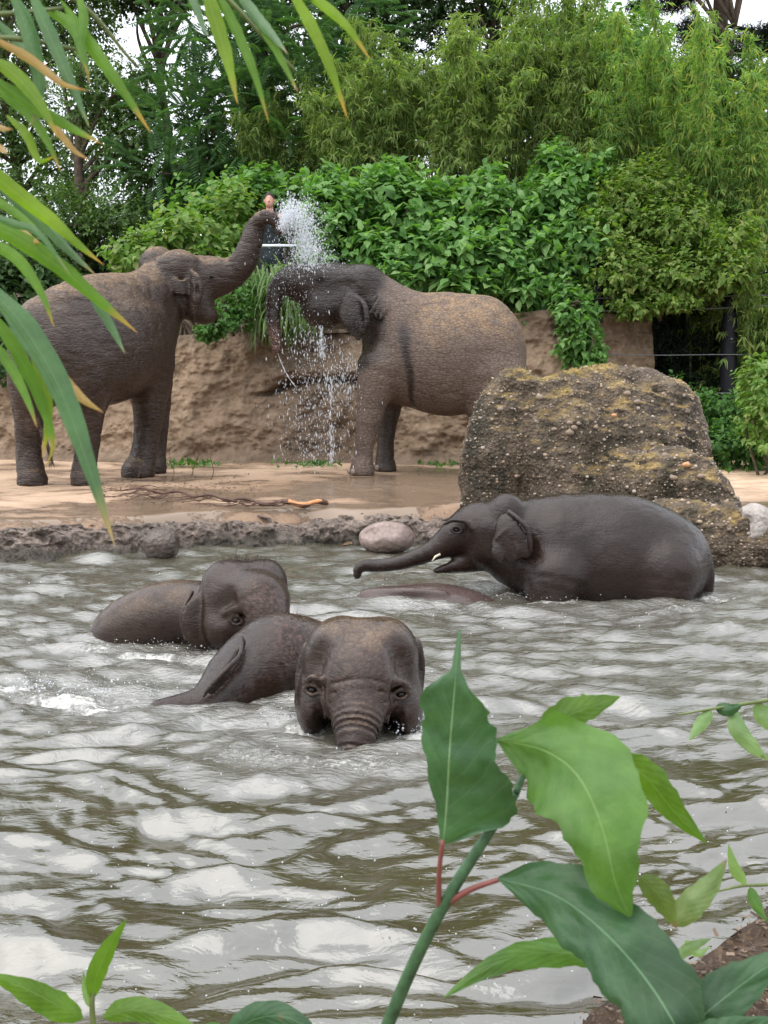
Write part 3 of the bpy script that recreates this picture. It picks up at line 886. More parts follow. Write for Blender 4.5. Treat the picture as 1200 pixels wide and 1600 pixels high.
def elephant_drinking():
    Y = 17.8
    fd = Field(P(410, 780, Y) * [1, 0, 0] + [0, 16.8, 0.2], P(835, 390, Y) * [1, 0, 0] + [0, 18.8, 3.45], 0.025)
    m = mpp(Y)
    fd.ell(P(702, 557, Y), (112 * m, 0.74, 92 * m), 0.12)
    fd.ell(P(758, 550, Y), (60 * m, 0.62, 82 * m), 0.18)
    fd.ell(P(622, 545, Y), (56 * m, 0.58, 84 * m), 0.18)
    fd.chain(R((650, 498, Y, 38), (700, 492, Y, 32), (750, 502, Y, 34)), 0.16)
    fd.chain(R((628, 510, Y, 52), (598, 482, Y, 46), (574, 458, Y, 38)), 0.14)
    # head tipped back, nearly level
    fd.chain(R((570, 448, Y, 33), (525, 444, Y, 32), (482, 440, Y, 28), (458, 438, Y, 21)), 0.08)
    fd.ell(P(566, 444, Y - .16), (0.30, 0.22, 0.27), 0.08)
    fd.ell(P(566, 444, Y + .16), (0.30, 0.22, 0.27), 0.08)
    fd.ell(P(508, 480, Y), (38 * m, 0.34, 33 * m), 0.09)
    fd.ell(P(548, 474, Y), (30 * m, 0.36, 32 * m), 0.10)
    fd.ell(P(528, 444, Y - 0.42), (0.22, 0.12, 0.085), 0.09, sub=True, R=rot_y(0.12))
    fd.chain(R((486, 470, Y, 13), (468, 464, Y, 8), (453, 466, Y, 3.5)), 0.04)
    fd.chain(R((476, 438, Y, 25), (455, 437, Y, 21), (439, 445, Y, 17), (430, 462, Y, 14), (427, 488, Y, 12), (428, 514, Y, 10.5), (432, 534, Y, 9), (433, 548, Y, 8)),
             0.06, 6, ring=(0.075, 0.013, 0.08, 0.97))
    fd.ell(P(433.5, 550, Y), (0.045, 0.045, 0.05), 0.02, sub=True)
    # brow, eye
    e = P(499, 435, Y - 0.31)
    lids(fd, e, 0.035, (1, 0, 0.1), 0.02)
    # ear
    fd.chain(R((548, 470, Y - .44, 15), (549, 488, Y - .47, 20), (553, 506, Y - .50, 16), (559, 526, Y - .52, 7)), 0.03, flat=((0.12, 1, 0), 4.2))
    fd.chain(R((560, 465, Y - .46, 4.5), (570, 478, Y - .55, 5), (573, 498, Y - .58, 5), (568, 520, Y - .55, 4)), 0.025)
    for dx in (0, 9, 17):
        fd.chain(R((536 + dx, 488, Y - .60, 1.5), (540 + dx, 506, Y - .60, 2.6), (546 + dx * .8, 522, Y - .58, 1.5)), 0.03)
    for k in range(3):                  # folds of the neck
        fd.chain(R((601 + 5 * k, 446 + 5 * k, Y - .12, 4), (592 + 7 * k, 468 + 4 * k, Y - .42, 4.5), (578 + 8 * k, 490 + 4 * k, Y - .5, 3)), 0.035)
    # legs
    fd.chain(R((596, 575, Y - .32, 38), (582, 625, Y - .35, 24), (577, 652, Y - .36, 20.5), (571, 682, Y - .35, 16), (567, 716, Y - .33, 15.5), (566, 736, Y - .36, 20)), 0.10)
    fd.chain(R((618, 580, Y + .34, 33), (608, 640, Y + .38, 18.5), (603, 685, Y + .38, 13.5), (602, 715, Y + .36, 14.5), (602, 733, Y + .33, 18)), 0.10)
    fd.chain(R((768, 590, Y - .28, 52), (764, 650, Y - .3, 31), (772, 700, Y - .3, 22), (768, 736, Y - .32, 24)), 0.10)
    fd.chain(R((778, 590, Y + .3, 48), (786, 650, Y + .33, 29), (794, 695, Y + .33, 20), (790, 731, Y + .3, 22)), 0.10)
    fd.chain(R((798, 512, Y - .05, 11), (810, 545, Y - .1, 9), (815, 582, Y - .1, 7), (811, 622, Y - .1, 5), (809, 650, Y - .1, 4)), 0.04)
    base = (P(660, 740, Y)[0], Y, GZ)
    hx = P(600, 500, Y)[0]
    x640, x628 = P(640, 500, Y)[0], P(628, 500, Y)[0]
    def wet(V, N):
        n = fbm(V, 4.0, 4, 8)
        w = sstep(0.12, -0.12, V[:, 0] - hx + 0.10 * n + 0.45 * sstep(1.9, 1.6, V[:, 2]))          # head, neck, front of the fore leg
        st = P(629, 500, Y)[0] + 0.13 * (2.3 - V[:, 2]) + 0.04 * n
        s = sstep(1.15, 0.2, np.abs(V[:, 0] - st) / (0.03 + 0.085 * np.clip((V[:, 2] - 1.05) / 1.2, 0, 1) * (1 + .5 * n))) * sstep(1.02, 1.15, V[:, 2]) * sstep(2.45, 2.2, V[:, 2])
        bel = sstep(1.16, 1.06, V[:, 2] + 0.05 * n) * (V[:, 2] > 0.9) * (V[:, 0] > hx + .1)
        far = sstep(Y + 0.12, Y + 0.2, V[:, 1]) * sstep(1.4, 1.0, V[:, 2])
        return np.maximum.reduce([w, s, 0.7 * bel, 0.8 * far]) * 0.95 + 0.05
    def dust(V, N): return sstep(1.9, 2.45, V[:, 2] + 0.15 * fbm(V, 2.5, 4, 3)) * sstep(hx + .2, hx + .7, V[:, 0]) * 0.85
    def pink(V, N): return sstep(0.35, 0.1, np.linalg.norm(V - P(432, 535, Y), axis=1)) * 0.8
    root = finish(fd, 'adult_elephant', M['skin_dry'], base, wet, dust, pink, 0.008, GZ - 0.005, 33)
    eyeball(root, e + [0, 0.006, 0], 0.032)
    for (lx, ly, lY, lr) in ((566, 736, Y - .36, 21), (602, 734, Y + .33, 18.5)):
        for a in (-0.6, 0.1, 0.8):
            c = P(lx, ly, lY); rr = lr * mpp(lY)
            c = np.array([c[0] - rr * math.cos(a) * 0.96, c[1] - rr * math.sin(a) * 0.96, GZ + 0.05])
            V, Q = ball(c - np.array(base), (0.035, 0.035, 0.045), 8, 6)
            obj_np('toenail', V, Q, M['nail'], root)
    return tag(root, 'tall elephant standing in profile, wet head tipped back, dusty dry flank', 'elephant', 'elephants')

def calf_side():
    Y = 10.1
    m = mpp(Y)
    fd = Field(P(545, 900, Y) * [1, 0, 0] + [0, 9.45, -0.42], P(1120, 760, Y) * [1, 0, 0] + [0, 10.75, 0.92], 0.0125)
    fd.ell(P(952, 873, Y), (138 * m, 0.43, 103 * m), 0.08)
    fd.ell(P(868, 858, Y), (72 * m, 0.36, 84 * m), 0.12)
    fd.ell(P(1038, 882, Y), (70 * m, 0.38, 78 * m), 0.12)
    fd.chain(R((850, 832, Y, 50), (900, 818, Y, 44), (960, 822, Y, 44), (1020, 842, Y, 44)), 0.08)
    fd.chain(R((850, 845, Y, 64), (822, 832, Y, 52)), 0.08, smooth=False)
    fd.chain(R((870, 900, 9.86, 52), (862, 945, 9.82, 42), (862, 1010, 9.82, 38)), 0.07)       # upper fore leg
    fd.chain(R((1040, 890, 9.86, 52), (1035, 960, 9.84, 44), (1040, 1010, 9.84, 38)), 0.08)
    fd.chain(R((905, 905, 9.78, 5), (888, 880, 9.745, 7), (868, 866, 9.77, 4)), 0.05)
    # head
    for s in (-1, 1):
        fd.ell(P(791, 800, Y + s * .10), (29 * m, 0.15, 30 * m), 0.05)
    fd.ell(P(772, 830, Y), (56 * m, 0.265, 50 * m), 0.06)
    fd.ell(P(742, 818, Y), (34 * m, 0.20, 33 * m), 0.05)
    fd.ell(P(772, 858, Y), (46 * m, 0.24, 34 * m), 0.06)
    fd.chain(R((742, 826, Y, 36), (718, 836, Y, 31), (697, 849, Y, 22), (672, 862, Y, 16), (645, 873, Y, 13), (615, 881, Y, 11.3), (588, 884, Y, 10.2), (570, 884, Y, 9.4), (560, 890, Y, 8), (558, 899, Y, 6.5)),
             0.05, 6, ring=(0.032, 0.0055, 0.16, 0.97))
    fd.chain(R((745, 872, Y, 22), (715, 882, Y, 13.5), (696, 888, Y, 8), (681, 892, Y, 4.5)), 0.035)
    fd.chain(R((690, 871, 10.0, 4), (704, 866, 9.93, 5), (718, 860, 9.87, 5)), 0.02, sub=True)  # corner of the mouth
    fd.chain(R((681, 877, Y, 3), (700, 877, Y, 5)), 0.015, sub=True, smooth=False)
    e = P(713, 828, 9.905)
    fd.ell(P(712, 830, 9.86), (0.085, 0.05, 0.075), 0.05, sub=True)
    fd.chain(R((694, 819, 9.97, 3), (708, 813, 9.915, 3.6), (726, 815, 9.885, 3.6), (736, 826, 9.885, 3)), 0.035)
    fd.ell(P(826, 876, Y), (0.24, 0.30, 0.26), 0.08)
    fd.ell(P(795, 880, Y), (0.16, 0.20, 0.16), 0.08)
    fd.ell(P(752, 843, 9.80), (0.10, 0.035, 0.08), 0.06, sub=True)
    lids(fd, e + [0, -0.012, 0], 0.030, (1, 0, -0.1), 0.012)
    # ear, its upper edge rolled over
    fd.chain(R((793, 818, 9.82, 18), (797, 838, 9.77, 25), (800, 856, 9.74, 22), (800, 870, 9.73, 10)), 0.02, 6, flat=((0.25, 1, 0.1), 7))
    fd.chain(R((776, 846, 9.79, 8), (778, 866, 9.75, 10), (782, 878, 9.74, 5)), 0.02, 5, flat=((0.2, 1, 0), 4))
    fd.chain(R((816, 842, 9.74, 12), (822, 860, 9.72, 10), (826, 870, 9.72, 4)), 0.02, 5, flat=((0.2, 1, 0), 4))
    fd.chain(R((795, 799, 9.80, 3.5), (810, 811, 9.73, 4.6), (824, 826, 9.70, 4.4), (828, 846, 9.69, 4.2), (830, 862, 9.69, 3)), 0.015)
    fd.chain(R((776, 842, 9.765, 2), (786, 832, 9.755, 3), (796, 826, 9.75, 2)), 0.018)
    fd.chain(R((806, 850, 9.715, 1.5), (808, 862, 9.71, 2.4), (806, 874, 9.715, 1.5)), 0.018)
    # tail
    fd.chain(R((1086, 836, Y - .05, 10), (1101, 862, Y - .09, 8.5), (1109, 892, Y - .10, 8), (1108, 925, Y - .10, 7), (1106, 950, Y - .10, 6)), 0.04)
    base = (P(930, 900, Y)[0], Y, 0.0)
    root = finish(fd, 'elephant_calf', M['skin_calf'], base, 0.97, None, None, 0.0045, None, 41, 11.0)
    eyeball(root, e + [0, 0.004, 0], 0.030)
    V, Q = tube(np.array([P(688, 866, 10.0), P(680, 870, 9.99), P(675, 877, 9.98)]) - np.array(base), [0.011, 0.009, 0.004], 8)
    obj_np('tusk', V, Q, M['ivory'], root)
    hairs(root, 'back_hair', [P(800, 771, Y), P(850, 777, Y), P(900, 773, Y), P(960, 775, Y)], 260, 0.028, 0.03, (0.2, 0, 1), 5)
    return tag(root, 'dark wet elephant calf wading in profile, mouth open, trunk stretched over the water', 'elephant', 'elephants')

def calf_front():
    fd = Field((-0.50, 5.50, -0.30), (0.30, 6.75, 0.60), 0.0072)
    Y = 6.25
    m = mpp(Y)
    fd.ell(P(562, 1052, Y + .05), (93 * m, 0.28, 80 * m), 0.05)
    for (px, py, r) in ((530, 1006, 42), (604, 1008, 42)):
        fd.ell(P(px, py, Y + .06), (r * m * 1.08, 0.22, r * m), 0.10)
    fd.ell(P(562, 1062, Y - .14), (66 * m, 0.17, 62 * m), 0.07)
    fd.ell(P(488, 1100, Y + .04), (26 * m, 0.20, 50 * m), 0.06)
    fd.ell(P(636, 1104, Y + .04), (26 * m, 0.20, 50 * m), 0.06)
    fd.ell(P(494, 1030, Y - .20), (0.055, 0.085, 0.13), 0.07, sub=True)      # hollow temples
    fd.ell(P(630, 1034, Y - .20), (0.055, 0.085, 0.13), 0.07, sub=True)
    # ears laid back along the head
    fd.chain(R((652, 1010, Y + .14, 14), (655, 1045, Y + .14, 17), (650, 1085, Y + .12, 15)), 0.03, flat=((1, 0.5, 0), 2.6))
    fd.chain(R((478, 1015, Y + .16, 12), (470, 1055, Y + .14, 16), (469, 1095, Y + .12, 14)), 0.03, flat=((1, -0.5, 0), 2.6))
    # trunk
    fd.chain(R((563, 1070, Y - .14, 58), (561, 1100, Y - .23, 48), (558, 1128, Y - .31, 40), (555, 1156, Y - .38, 31), (552, 1186, Y - .42, 23), (550, 1225, Y - .42, 20), (548, 1290, Y - .40, 19)),
             0.06, 7, ring=(0.031, 0.0125, 0.12, 0.99))
    for s, ex, ey in ((-1, 488, 1078), (1, 626, 1085)):
        fd.ell(P(ex, ey, Y - .22), (0.055, 0.07, 0.06), 0.04, sub=True)
        fd.chain(R((ex - 14 * s, ey - 15, Y - .205, 4), (ex, ey - 19, Y - .20, 5.5), (ex + 14 * s, ey - 9, Y - .14, 4)), 0.035)
        lids(fd, P(ex, ey, Y - .172), 0.027, (1, 0.35 * s, 0), 0.012)
        for k in range(3):              # folds running from the eye to the mouth
            fd.chain(R((ex - (14 + 5 * k) * s, ey + 6 + 6 * k, Y - .20, 2.2), (ex - (18 + 6 * k) * s, ey + 26 + 5 * k, Y - .20, 3), (ex - (20 + 8 * k) * s, ey + 46, Y - .20, 2)), 0.018)
    for k, (yy, w) in enumerate(((1060, 46), (1076, 52), (1090, 48))):      # creases of the brow
        fd.chain(R((563 - w, yy + 9, Y - .285, 1.2), (563, yy, Y - .325, 1.8), (563 + w, yy + 9, Y - .285, 1.2)), 0.012, sub=True)
    fd.chain(R((562, 1120, Y + .35, 70), (575, 1110, Y + .75, 70)), 0.12, smooth=False)   # the neck under water
    base = (P(560, 1060, Y)[0], Y, 0.0)
    def pink(V, N): return sstep(6.2, 6.05, V[:, 1]) * sstep(0.0, 0.2, V[:, 2]) * 0.10
    def dust(V, N): return sstep(0.5, 0.9, N[:, 2]) * 0.35
    root = finish(fd, 'elephant_calf', M['skin_calf'], base, 0.9, dust, pink, 0.004, None, 51, 12.0)
    eyeball(root, P(488, 1078, Y - .160), 0.025)
    eyeball(root, P(626, 1085, Y - .160), 0.025)
    hairs(root, 'crown_hair', [P(505, 992, Y + .04), P(545, 976, Y + .06), P(600, 977, Y + .06), P(640, 1000, Y + .04)], 260, 0.026, 0.016, (0, 0.0, 1), 7)
    return tag(root, 'brown elephant calf facing forward, both eyes showing, ringed trunk dipped into the pool', 'elephant', 'elephants')

def calf_behind():
    fd = Field((-1.95, 7.35, -0.42), (-0.42, 8.95, 0.66), 0.0125)
    Y = 8.0
    m = mpp(Y)
    fd.ell(P(380, 940, Y + .05), (66 * m, 0.27, 62 * m), 0.06)
    fd.ell(P(356, 915, Y + .08), (42 * m, 0.17, 42 * m), 0.06)
    fd.ell(P(414, 912, Y + .12), (36 * m, 0.17, 40 * m), 0.06)
    fd.chain(R((402, 938, Y - .12, 46), (415, 972, Y - .2, 38), (420, 1008, Y - .25, 30), (420, 1050, Y - .26, 25)), 0.06, ring=(0.04, 0.007, 0.3, 0.99))
    fd.ell(P(430, 945, Y - .05), (24 * m, 0.16, 36 * m), 0.05)
    fd.ell(P(350, 975, Y - .03), (36 * m, 0.17, 42 * m), 0.06)
    fd.ell(P(343, 945, Y - .22), (0.10, 0.06, 0.10), 0.08, sub=True)
    e = P(370, 970, Y - .20)
    fd.ell(P(370, 970, Y - .25), (0.07, 0.06, 0.06), 0.04, sub=True)
    lids(fd, e, 0.028, (1, -0.25, 0), 0.012)
    fd.chain(R((352, 958, Y - .17, 5), (372, 951, Y - .215, 7), (392, 958, Y - .24, 5)), 0.03)
    fd.chain(R((318, 935, Y - .0, 12), (306, 962, Y - .06, 24), (310, 990, Y - .08, 22), (320, 1008, Y - .08, 10)), 0.02, flat=((-0.45, 1, 0), 6))
    fd.chain(R((300, 925, Y + .02, 4), (288, 950, Y - .04, 4), (284, 975, Y - .06, 4), (290, 1000, Y - .08, 3)), 0.02)
    fd.chain(R((335, 965, Y + .2, 56), (300, 960, Y + .26, 54), (258, 966, Y + .33, 58), (205, 992, Y + .45, 60), (170, 1025, Y + .55, 50)), 0.06)
    base = (P(300, 960, Y)[0], Y, 0.0)
    def dust(V, N): return sstep(0.1, 0.7, N[:, 2]) * sstep(-1.1, -1.35, V[:, 0]) * 0.28
    def pink(V, N): return sstep(0.25, 0.05, np.linalg.norm(V - P(415, 935, Y - .28), axis=1)) * 0.2
    root = finish(fd, 'elephant_calf', M['skin_calf'], base, 0.85, dust, pink, 0.0045, None, 61, 11.0)
    eyeball(root, e + [0, 0.004, 0], 0.029)
    hairs(root, 'crown_hair', [P(340, 896, Y + .06), P(366, 886, Y + .06), P(398, 884, Y + .08), P(432, 892, Y + .1)], 900, 0.036, 0.026, (0, 0.1, 1), 9)
    return tag(root, 'brown elephant calf with bristly crown, swimming behind the folded-ear calf, back showing', 'elephant', 'elephants')

def calf_turned():
    fd = Field((-1.35, 6.3, -0.42), (-0.15, 7.75, 0.5), 0.0115)
    fd.chain(R((250, 1112, 6.60, 20), (325, 1102, 6.72, 36), (392, 1062, 6.95, 70), (442, 1030, 7.1, 72), (500, 1042, 7.25, 68)), 0.05)
    fd.ell(P(436, 1012, 7.05), (0.17, 0.17, 0.19), 0.06)
    fd.chain(R((379, 1004, 6.80, 9), (367, 1030, 6.70, 11), (350, 1053, 6.62, 11), (329, 1079, 6.58, 8)), 0.02, flat=((0.75, -0.45, 0.5), 2.6))
    fd.chain(R((378, 997, 6.80, 4), (375, 1022, 6.68, 4.5), (354, 1046, 6.58, 5), (326, 1076, 6.54, 4.5), (318, 1090, 6.54, 3)), 0.012)
    base = (P(400, 1050, 6.95)[0], 6.95, 0.0)
    def pink(V, N): return sstep(0.22, 0.05, np.abs(V[:, 0] - P(470, 1000, 7)[0])) * 0.5 * 0.45 * sstep(0.05, 0.25, V[:, 2])
    root = finish(fd, 'elephant_calf', M['skin_calf'], base, 0.92, None, pink, 0.0045, None, 71, 11.0)
    hairs(root, 'neck_hair', [P(430, 968, 7.08), P(455, 968, 7.1), P(490, 982, 7.2)], 260, 0.026, 0.02, (0, 0.1, 1), 12)
    return tag(root, 'reddish brown calf turned away with folded ear, shoulders sloping into the water', 'elephant', 'elephants')

def calf_sunken():
    fd = Field((-0.5, 9.0, -0.6), (1.15, 10.4, 0.25), 0.016)
    c = P(672, 930, 9.75)
    fd.ell((c[0], 9.80, -0.285), (0.66, 0.38, 0.375), 0.05)
    fd.ell((c[0] - .38, 9.72, -0.16), (0.26, 0.24, 0.23), 0.10)
    fd.chain([(c[0] - .5, 9.66, 0.03, .035), (c[0] - .2, 9.6, 0.06, .03), (c[0] + .1, 9.6, 0.05, .02)], 0.05)
    base = (c[0], 9.78, 0.0)
    root = finish(fd, 'elephant_calf', M['skin_film'], base, 1.0, None, None, 0.002, None, 81, 6.0)
    return tag(root, 'sunken calf, only a smooth wet back breaking the surface under the trunk', 'elephant', 'elephants')

elephant_spraying(); elephant_drinking(); calf_side(); calf_front(); calf_behind(); calf_turned(); calf_sunken()
# ---------------------------------------------------------------- rocks, fence, litter
def rock_mesh(fd, amp, seed, fine=1.0):
    V, Q = fd.mesh()
    V = relax(V, Q, 1, 0.4)
    N = vnormals(V, Q)
    n = amp * (1.0 * fbm(V, 1.5, 3, seed) + 0.5 * fbm(V, 4.5, 4, seed + 1, 0.55, True) + fine * 0.16 * fbm(V, 17.0, 4, seed + 2, 0.6))
    V = V + N * n[:, None]
    return V, Q, vnormals(V, Q)
def big_rock():
    fd = Field((0.55, 10.9, -0.3), (4.4, 14.6, 2.05), 0.030)
    fd.chain(R((802, 618, 13.25, 36), (782, 690, 13.2, 54), (772, 775, 13.1, 46)), 0.14)
    fd.chain(R((870, 652, 13.4, 60), (950, 646, 13.5, 66), (1026, 656, 13.6, 66)), 0.16)
    fd.chain(R((870, 690, 13.1, 66), (885, 775, 12.95, 72)), 0.14, smooth=False)
    fd.ell(P(1052, 698, 13.5), (.37, .5, .50), 0.14)
    fd.ell(P(960, 740, 13.3), (.85, .7, .75), 0.2)
    fd.chain(R((935, 742, 12.95, 46), (1005, 750, 12.65, 56), (1075, 772, 12.35, 56), (1122, 800, 12.15, 40)), 0.08)
    fd.chain(R((1010, 850, 11.95, 52), (1090, 846, 11.75, 62), (1150, 852, 11.6, 58), (1250, 862, 11.45, 60)), 0.08)
    fd.chain(R((918, 700, 12.62, 9), (930, 752, 12.38, 13), (922, 805, 12.25, 13)), 0.10, sub=True)
    fd.chain(R((826, 660, 12.62, 8), (838, 720, 12.5, 13), (826, 790, 12.45, 12)), 0.10, sub=True)
    fd.chain(R((1000, 690, 12.9, 8), (1050, 712, 12.8, 10), (1095, 728, 12.9, 9)), 0.08, sub=True)
    V, Q, N = rock_mesh(fd, 0.115, 5)
    base = np.array([1.9, 13.0, 0.0])
    root = empty('rock', base)
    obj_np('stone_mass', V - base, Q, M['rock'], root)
    g = np.random.default_rng(8)
    vis = np.where(V[:, 2] > 0.0)[0]
    i = g.choice(vis, 6500, replace=True)
    TV, TQ = ball((0, 0, 0), 1.0, 6, 4)
    s = np.clip(g.lognormal(-4.75, 0.42, len(i)), 0.004, 0.024)
    V2, F2 = scatter(TV, TQ, V[i] - base + N[i] * (s * -0.1)[:, None], frame(g.normal(0, 1, (len(i), 3))), np.stack([s * g.uniform(.8, 1.5, len(i)), s, s * g.uniform(.6, 1, len(i))], 1))
    tag(obj_np('gravel', V2, F2, M['pebble'], root), kind='stuff')
    for (px, py) in ((962, 643), (893, 673), (898, 662), (890, 656), (863, 666), (1022, 690), (1076, 722), (778, 640), (838, 618), (930, 662), (985, 610), (1040, 705), (1000, 625), (820, 632), (1092, 740), (1048, 742)):
        d = V - np.array([0, 0, CAMZ])
        r_ = ray(px, py); r_ /= np.linalg.norm(r_)
        t = d @ r_
        off = np.linalg.norm(d - t[:, None] * r_, axis=1)
        c = np.where(off < 0.045)[0]
        if len(c) == 0: continue
        k = c[np.argmin(t[c])]
        sz = g.uniform(0.022, 0.040)
        TVb, TQb = ball((0, 0, 0), (sz * 1.25, sz * 0.8, sz * 0.8), 10, 7)
        TVb = TVb * (1 + 0.12 * vnoise(TVb, 18, int(px)))[:, None]
        TVb = TVb @ frame(np.array([N[k] + g.normal(0, .3, 3)]))[0].T + V[k] - base
        obj_np('pebble', TVb, TQb, M['orange_stone'] if px in (962, 1076) else M['pebble'], root)
    # dry grass and moss tufts lying on top
    top = np.where((N[:, 2] > 0.75) & (V[:, 2] > 0.9))[0]
    i = g.choice(top, 2600)
    keep = fbm(V[i], 2.2, 3, 77) > 0.12
    i = i[keep]
    V3, F3 = scatter([(-.12, 0, 0), (.12, 0, 0), (0.02, 1, .15)], [(0, 1, 2)], V[i] - base + N[i] * -0.004, frame(np.column_stack([g.normal(0, 1, (len(i), 2)), np.abs(g.normal(.35, .3, len(i)))])), g.uniform(.02, .06, len(i)))
    tag(obj_np('dry_moss', V3, F3, M['moss'], root), kind='stuff')
    return tag(root, 'huge pebbly conglomerate rock with yellow moss on top, at the pool edge', 'rock')
M['moss'] = leaf_mat('dry_moss', [(0.30, 0.20, 0.05), (0.42, 0.28, 0.08), (0.30, 0.30, 0.07), (0.5, 0.38, 0.16)], 0.2)
big_rock()
def boulder(px, py, Y, rad, mat, seed, label, amp=0.035):
    c = P(px, py, Y); rad = np.array(rad)
    fd = Field(c - rad - 0.08, c + rad + 0.08, max(rad) / 16)
    fd.ell(c, rad * 0.96, 0.02)
    g = np.random.default_rng(seed)
    for _ in range(5):
        n = g.normal(0, 1, 3); n /= np.linalg.norm(n)
        fd.ell(c + n * rad * 0.45, rad * g.uniform(.42, .55), 0.05)
    for _ in range(3):
        n = g.normal(0, 1, 3); n /= np.linalg.norm(n)
        fd.ell(c + n * rad * 1.62, rad * 0.9, 0.03, sub=True)
    V, Q, N = rock_mesh(fd, amp, seed, 0.5)
    o = obj_np('boulder', V, Q, M[mat], None, True, (c[0], c[1], c[2] - rad[2]))
    return tag(o, label, 'boulder')
boulder(254, 850, 11.95, (.17, .16, .16), 'dark_boulder', 3, 'dark wet round boulder at the waterline below the fallen branch')
boulder(605, 840, 12.3, (.27, .22, .16), 'boulder', 4, 'smooth pinkish boulder set in the pool edge beside the big rock', 0.022)
boulder(1178, 825, 11.45, (.20, .2, .24), 'pale_rock', 6, 'pale smooth stone leaning on the foot of the mossy rock')
boulder(690, 838, 12.4, (.16, .14, .09), 'rim', 9, 'low rough stone between the pinkish boulder and the open-mouthed calf')
for k, (px, py, sz, mt, lab) in enumerate((
        (417, 842, .055, 'orange_stone', 'rounded orange stone on the pool lip'), (478, 826, .06, 'cream_stone', 'flat cream stone on the pool lip'),
        (398, 857, .05, 'cream_stone', 'cream stone at the foot of the pool lip'), (448, 841, .03, 'orange_stone', 'small pinkish stone beside the orange one'),
        (120, 838, .05, 'orange_stone', 'orange stone lodged in the dark pool lip'), (690, 804, .06, 'orange_stone', 'tan stone on wet sand in front of the mossy rock'),
        (545, 815, .045, 'orange_stone', 'small tan stone on the lip beside the pinkish boulder'))):
    b = G(px, py, 0.22 if k != 2 else 0.12)
    TV, TQ = ball((0, 0, 0), (sz * 1.3, sz, sz * .7), 12, 8)
    TV = TV * (1 + 0.16 * vnoise(TV, 16, k + 40))[:, None]
    tag(obj_np('stone', TV, TQ, M[mt], None, True, (b[0], min(b[1], float(rim_y(b[0])) + 0.22), b[2] + sz * .35)), lab, 'stone', 'loose stones on the pool lip')

def fence():
    posts = ((1137, 20.3, 0.128, 'thick black fence post with wires, clear of the shrubs'), (930, 20.4, 0.10, 'black fence post half hidden by hanging ivy'))
    for px, Y, r, lab in posts:
        x = P(px, 600, Y)[0]
        root = empty('fence_post', (x, Y, GZ - .05))
        V, Q = tube([(0, 0, 0), (0, 0, 1.2), (0, 0, 2.4), (0, 0, 3.1)], [r, r, r, r * .98], 20)
        obj_np('shaft', V, Q, M['post'], root)
        V, Q = tube([(0, 0, 3.09), (0, 0, 3.13), (0, 0, 3.16)], [r * 1.08, r * 1.08, r * .7], 20)
        obj_np('cap', V, Q, M['post'], root)
        for h in (1.1, 1.95, 2.75):
            V, Q = tube([(0, -r - .005, h), (0, -r - .03, h)], [.022, .018], 8)
            obj_np('eye_bolt', V, Q, M['wire'], root)
        tag(root, lab, 'fence post', 'fence posts')
    for k, (y0, y1, yl) in enumerate(((463, 459, 466), (481, 472, 486), (554, 556, 553), (614, 612, 615))):
        pts = [P(1290, y1, 20.1), P(1137, y0, 20.16), P(1030, (y0 + yl) / 2 + 1.5, 20.22), P(930, yl, 20.29)]
        V, Q = tube(catmull(pts, 6), 0.0085, 6)
        o = obj_np('fence_wire', V, Q, M['wire'], None, True, tuple(pts[1]))
        tag(o, ('topmost', 'second', 'third', 'lowest')[k] + ' steel wire strung from the thick black post', 'wire', 'fence wires')
fence()
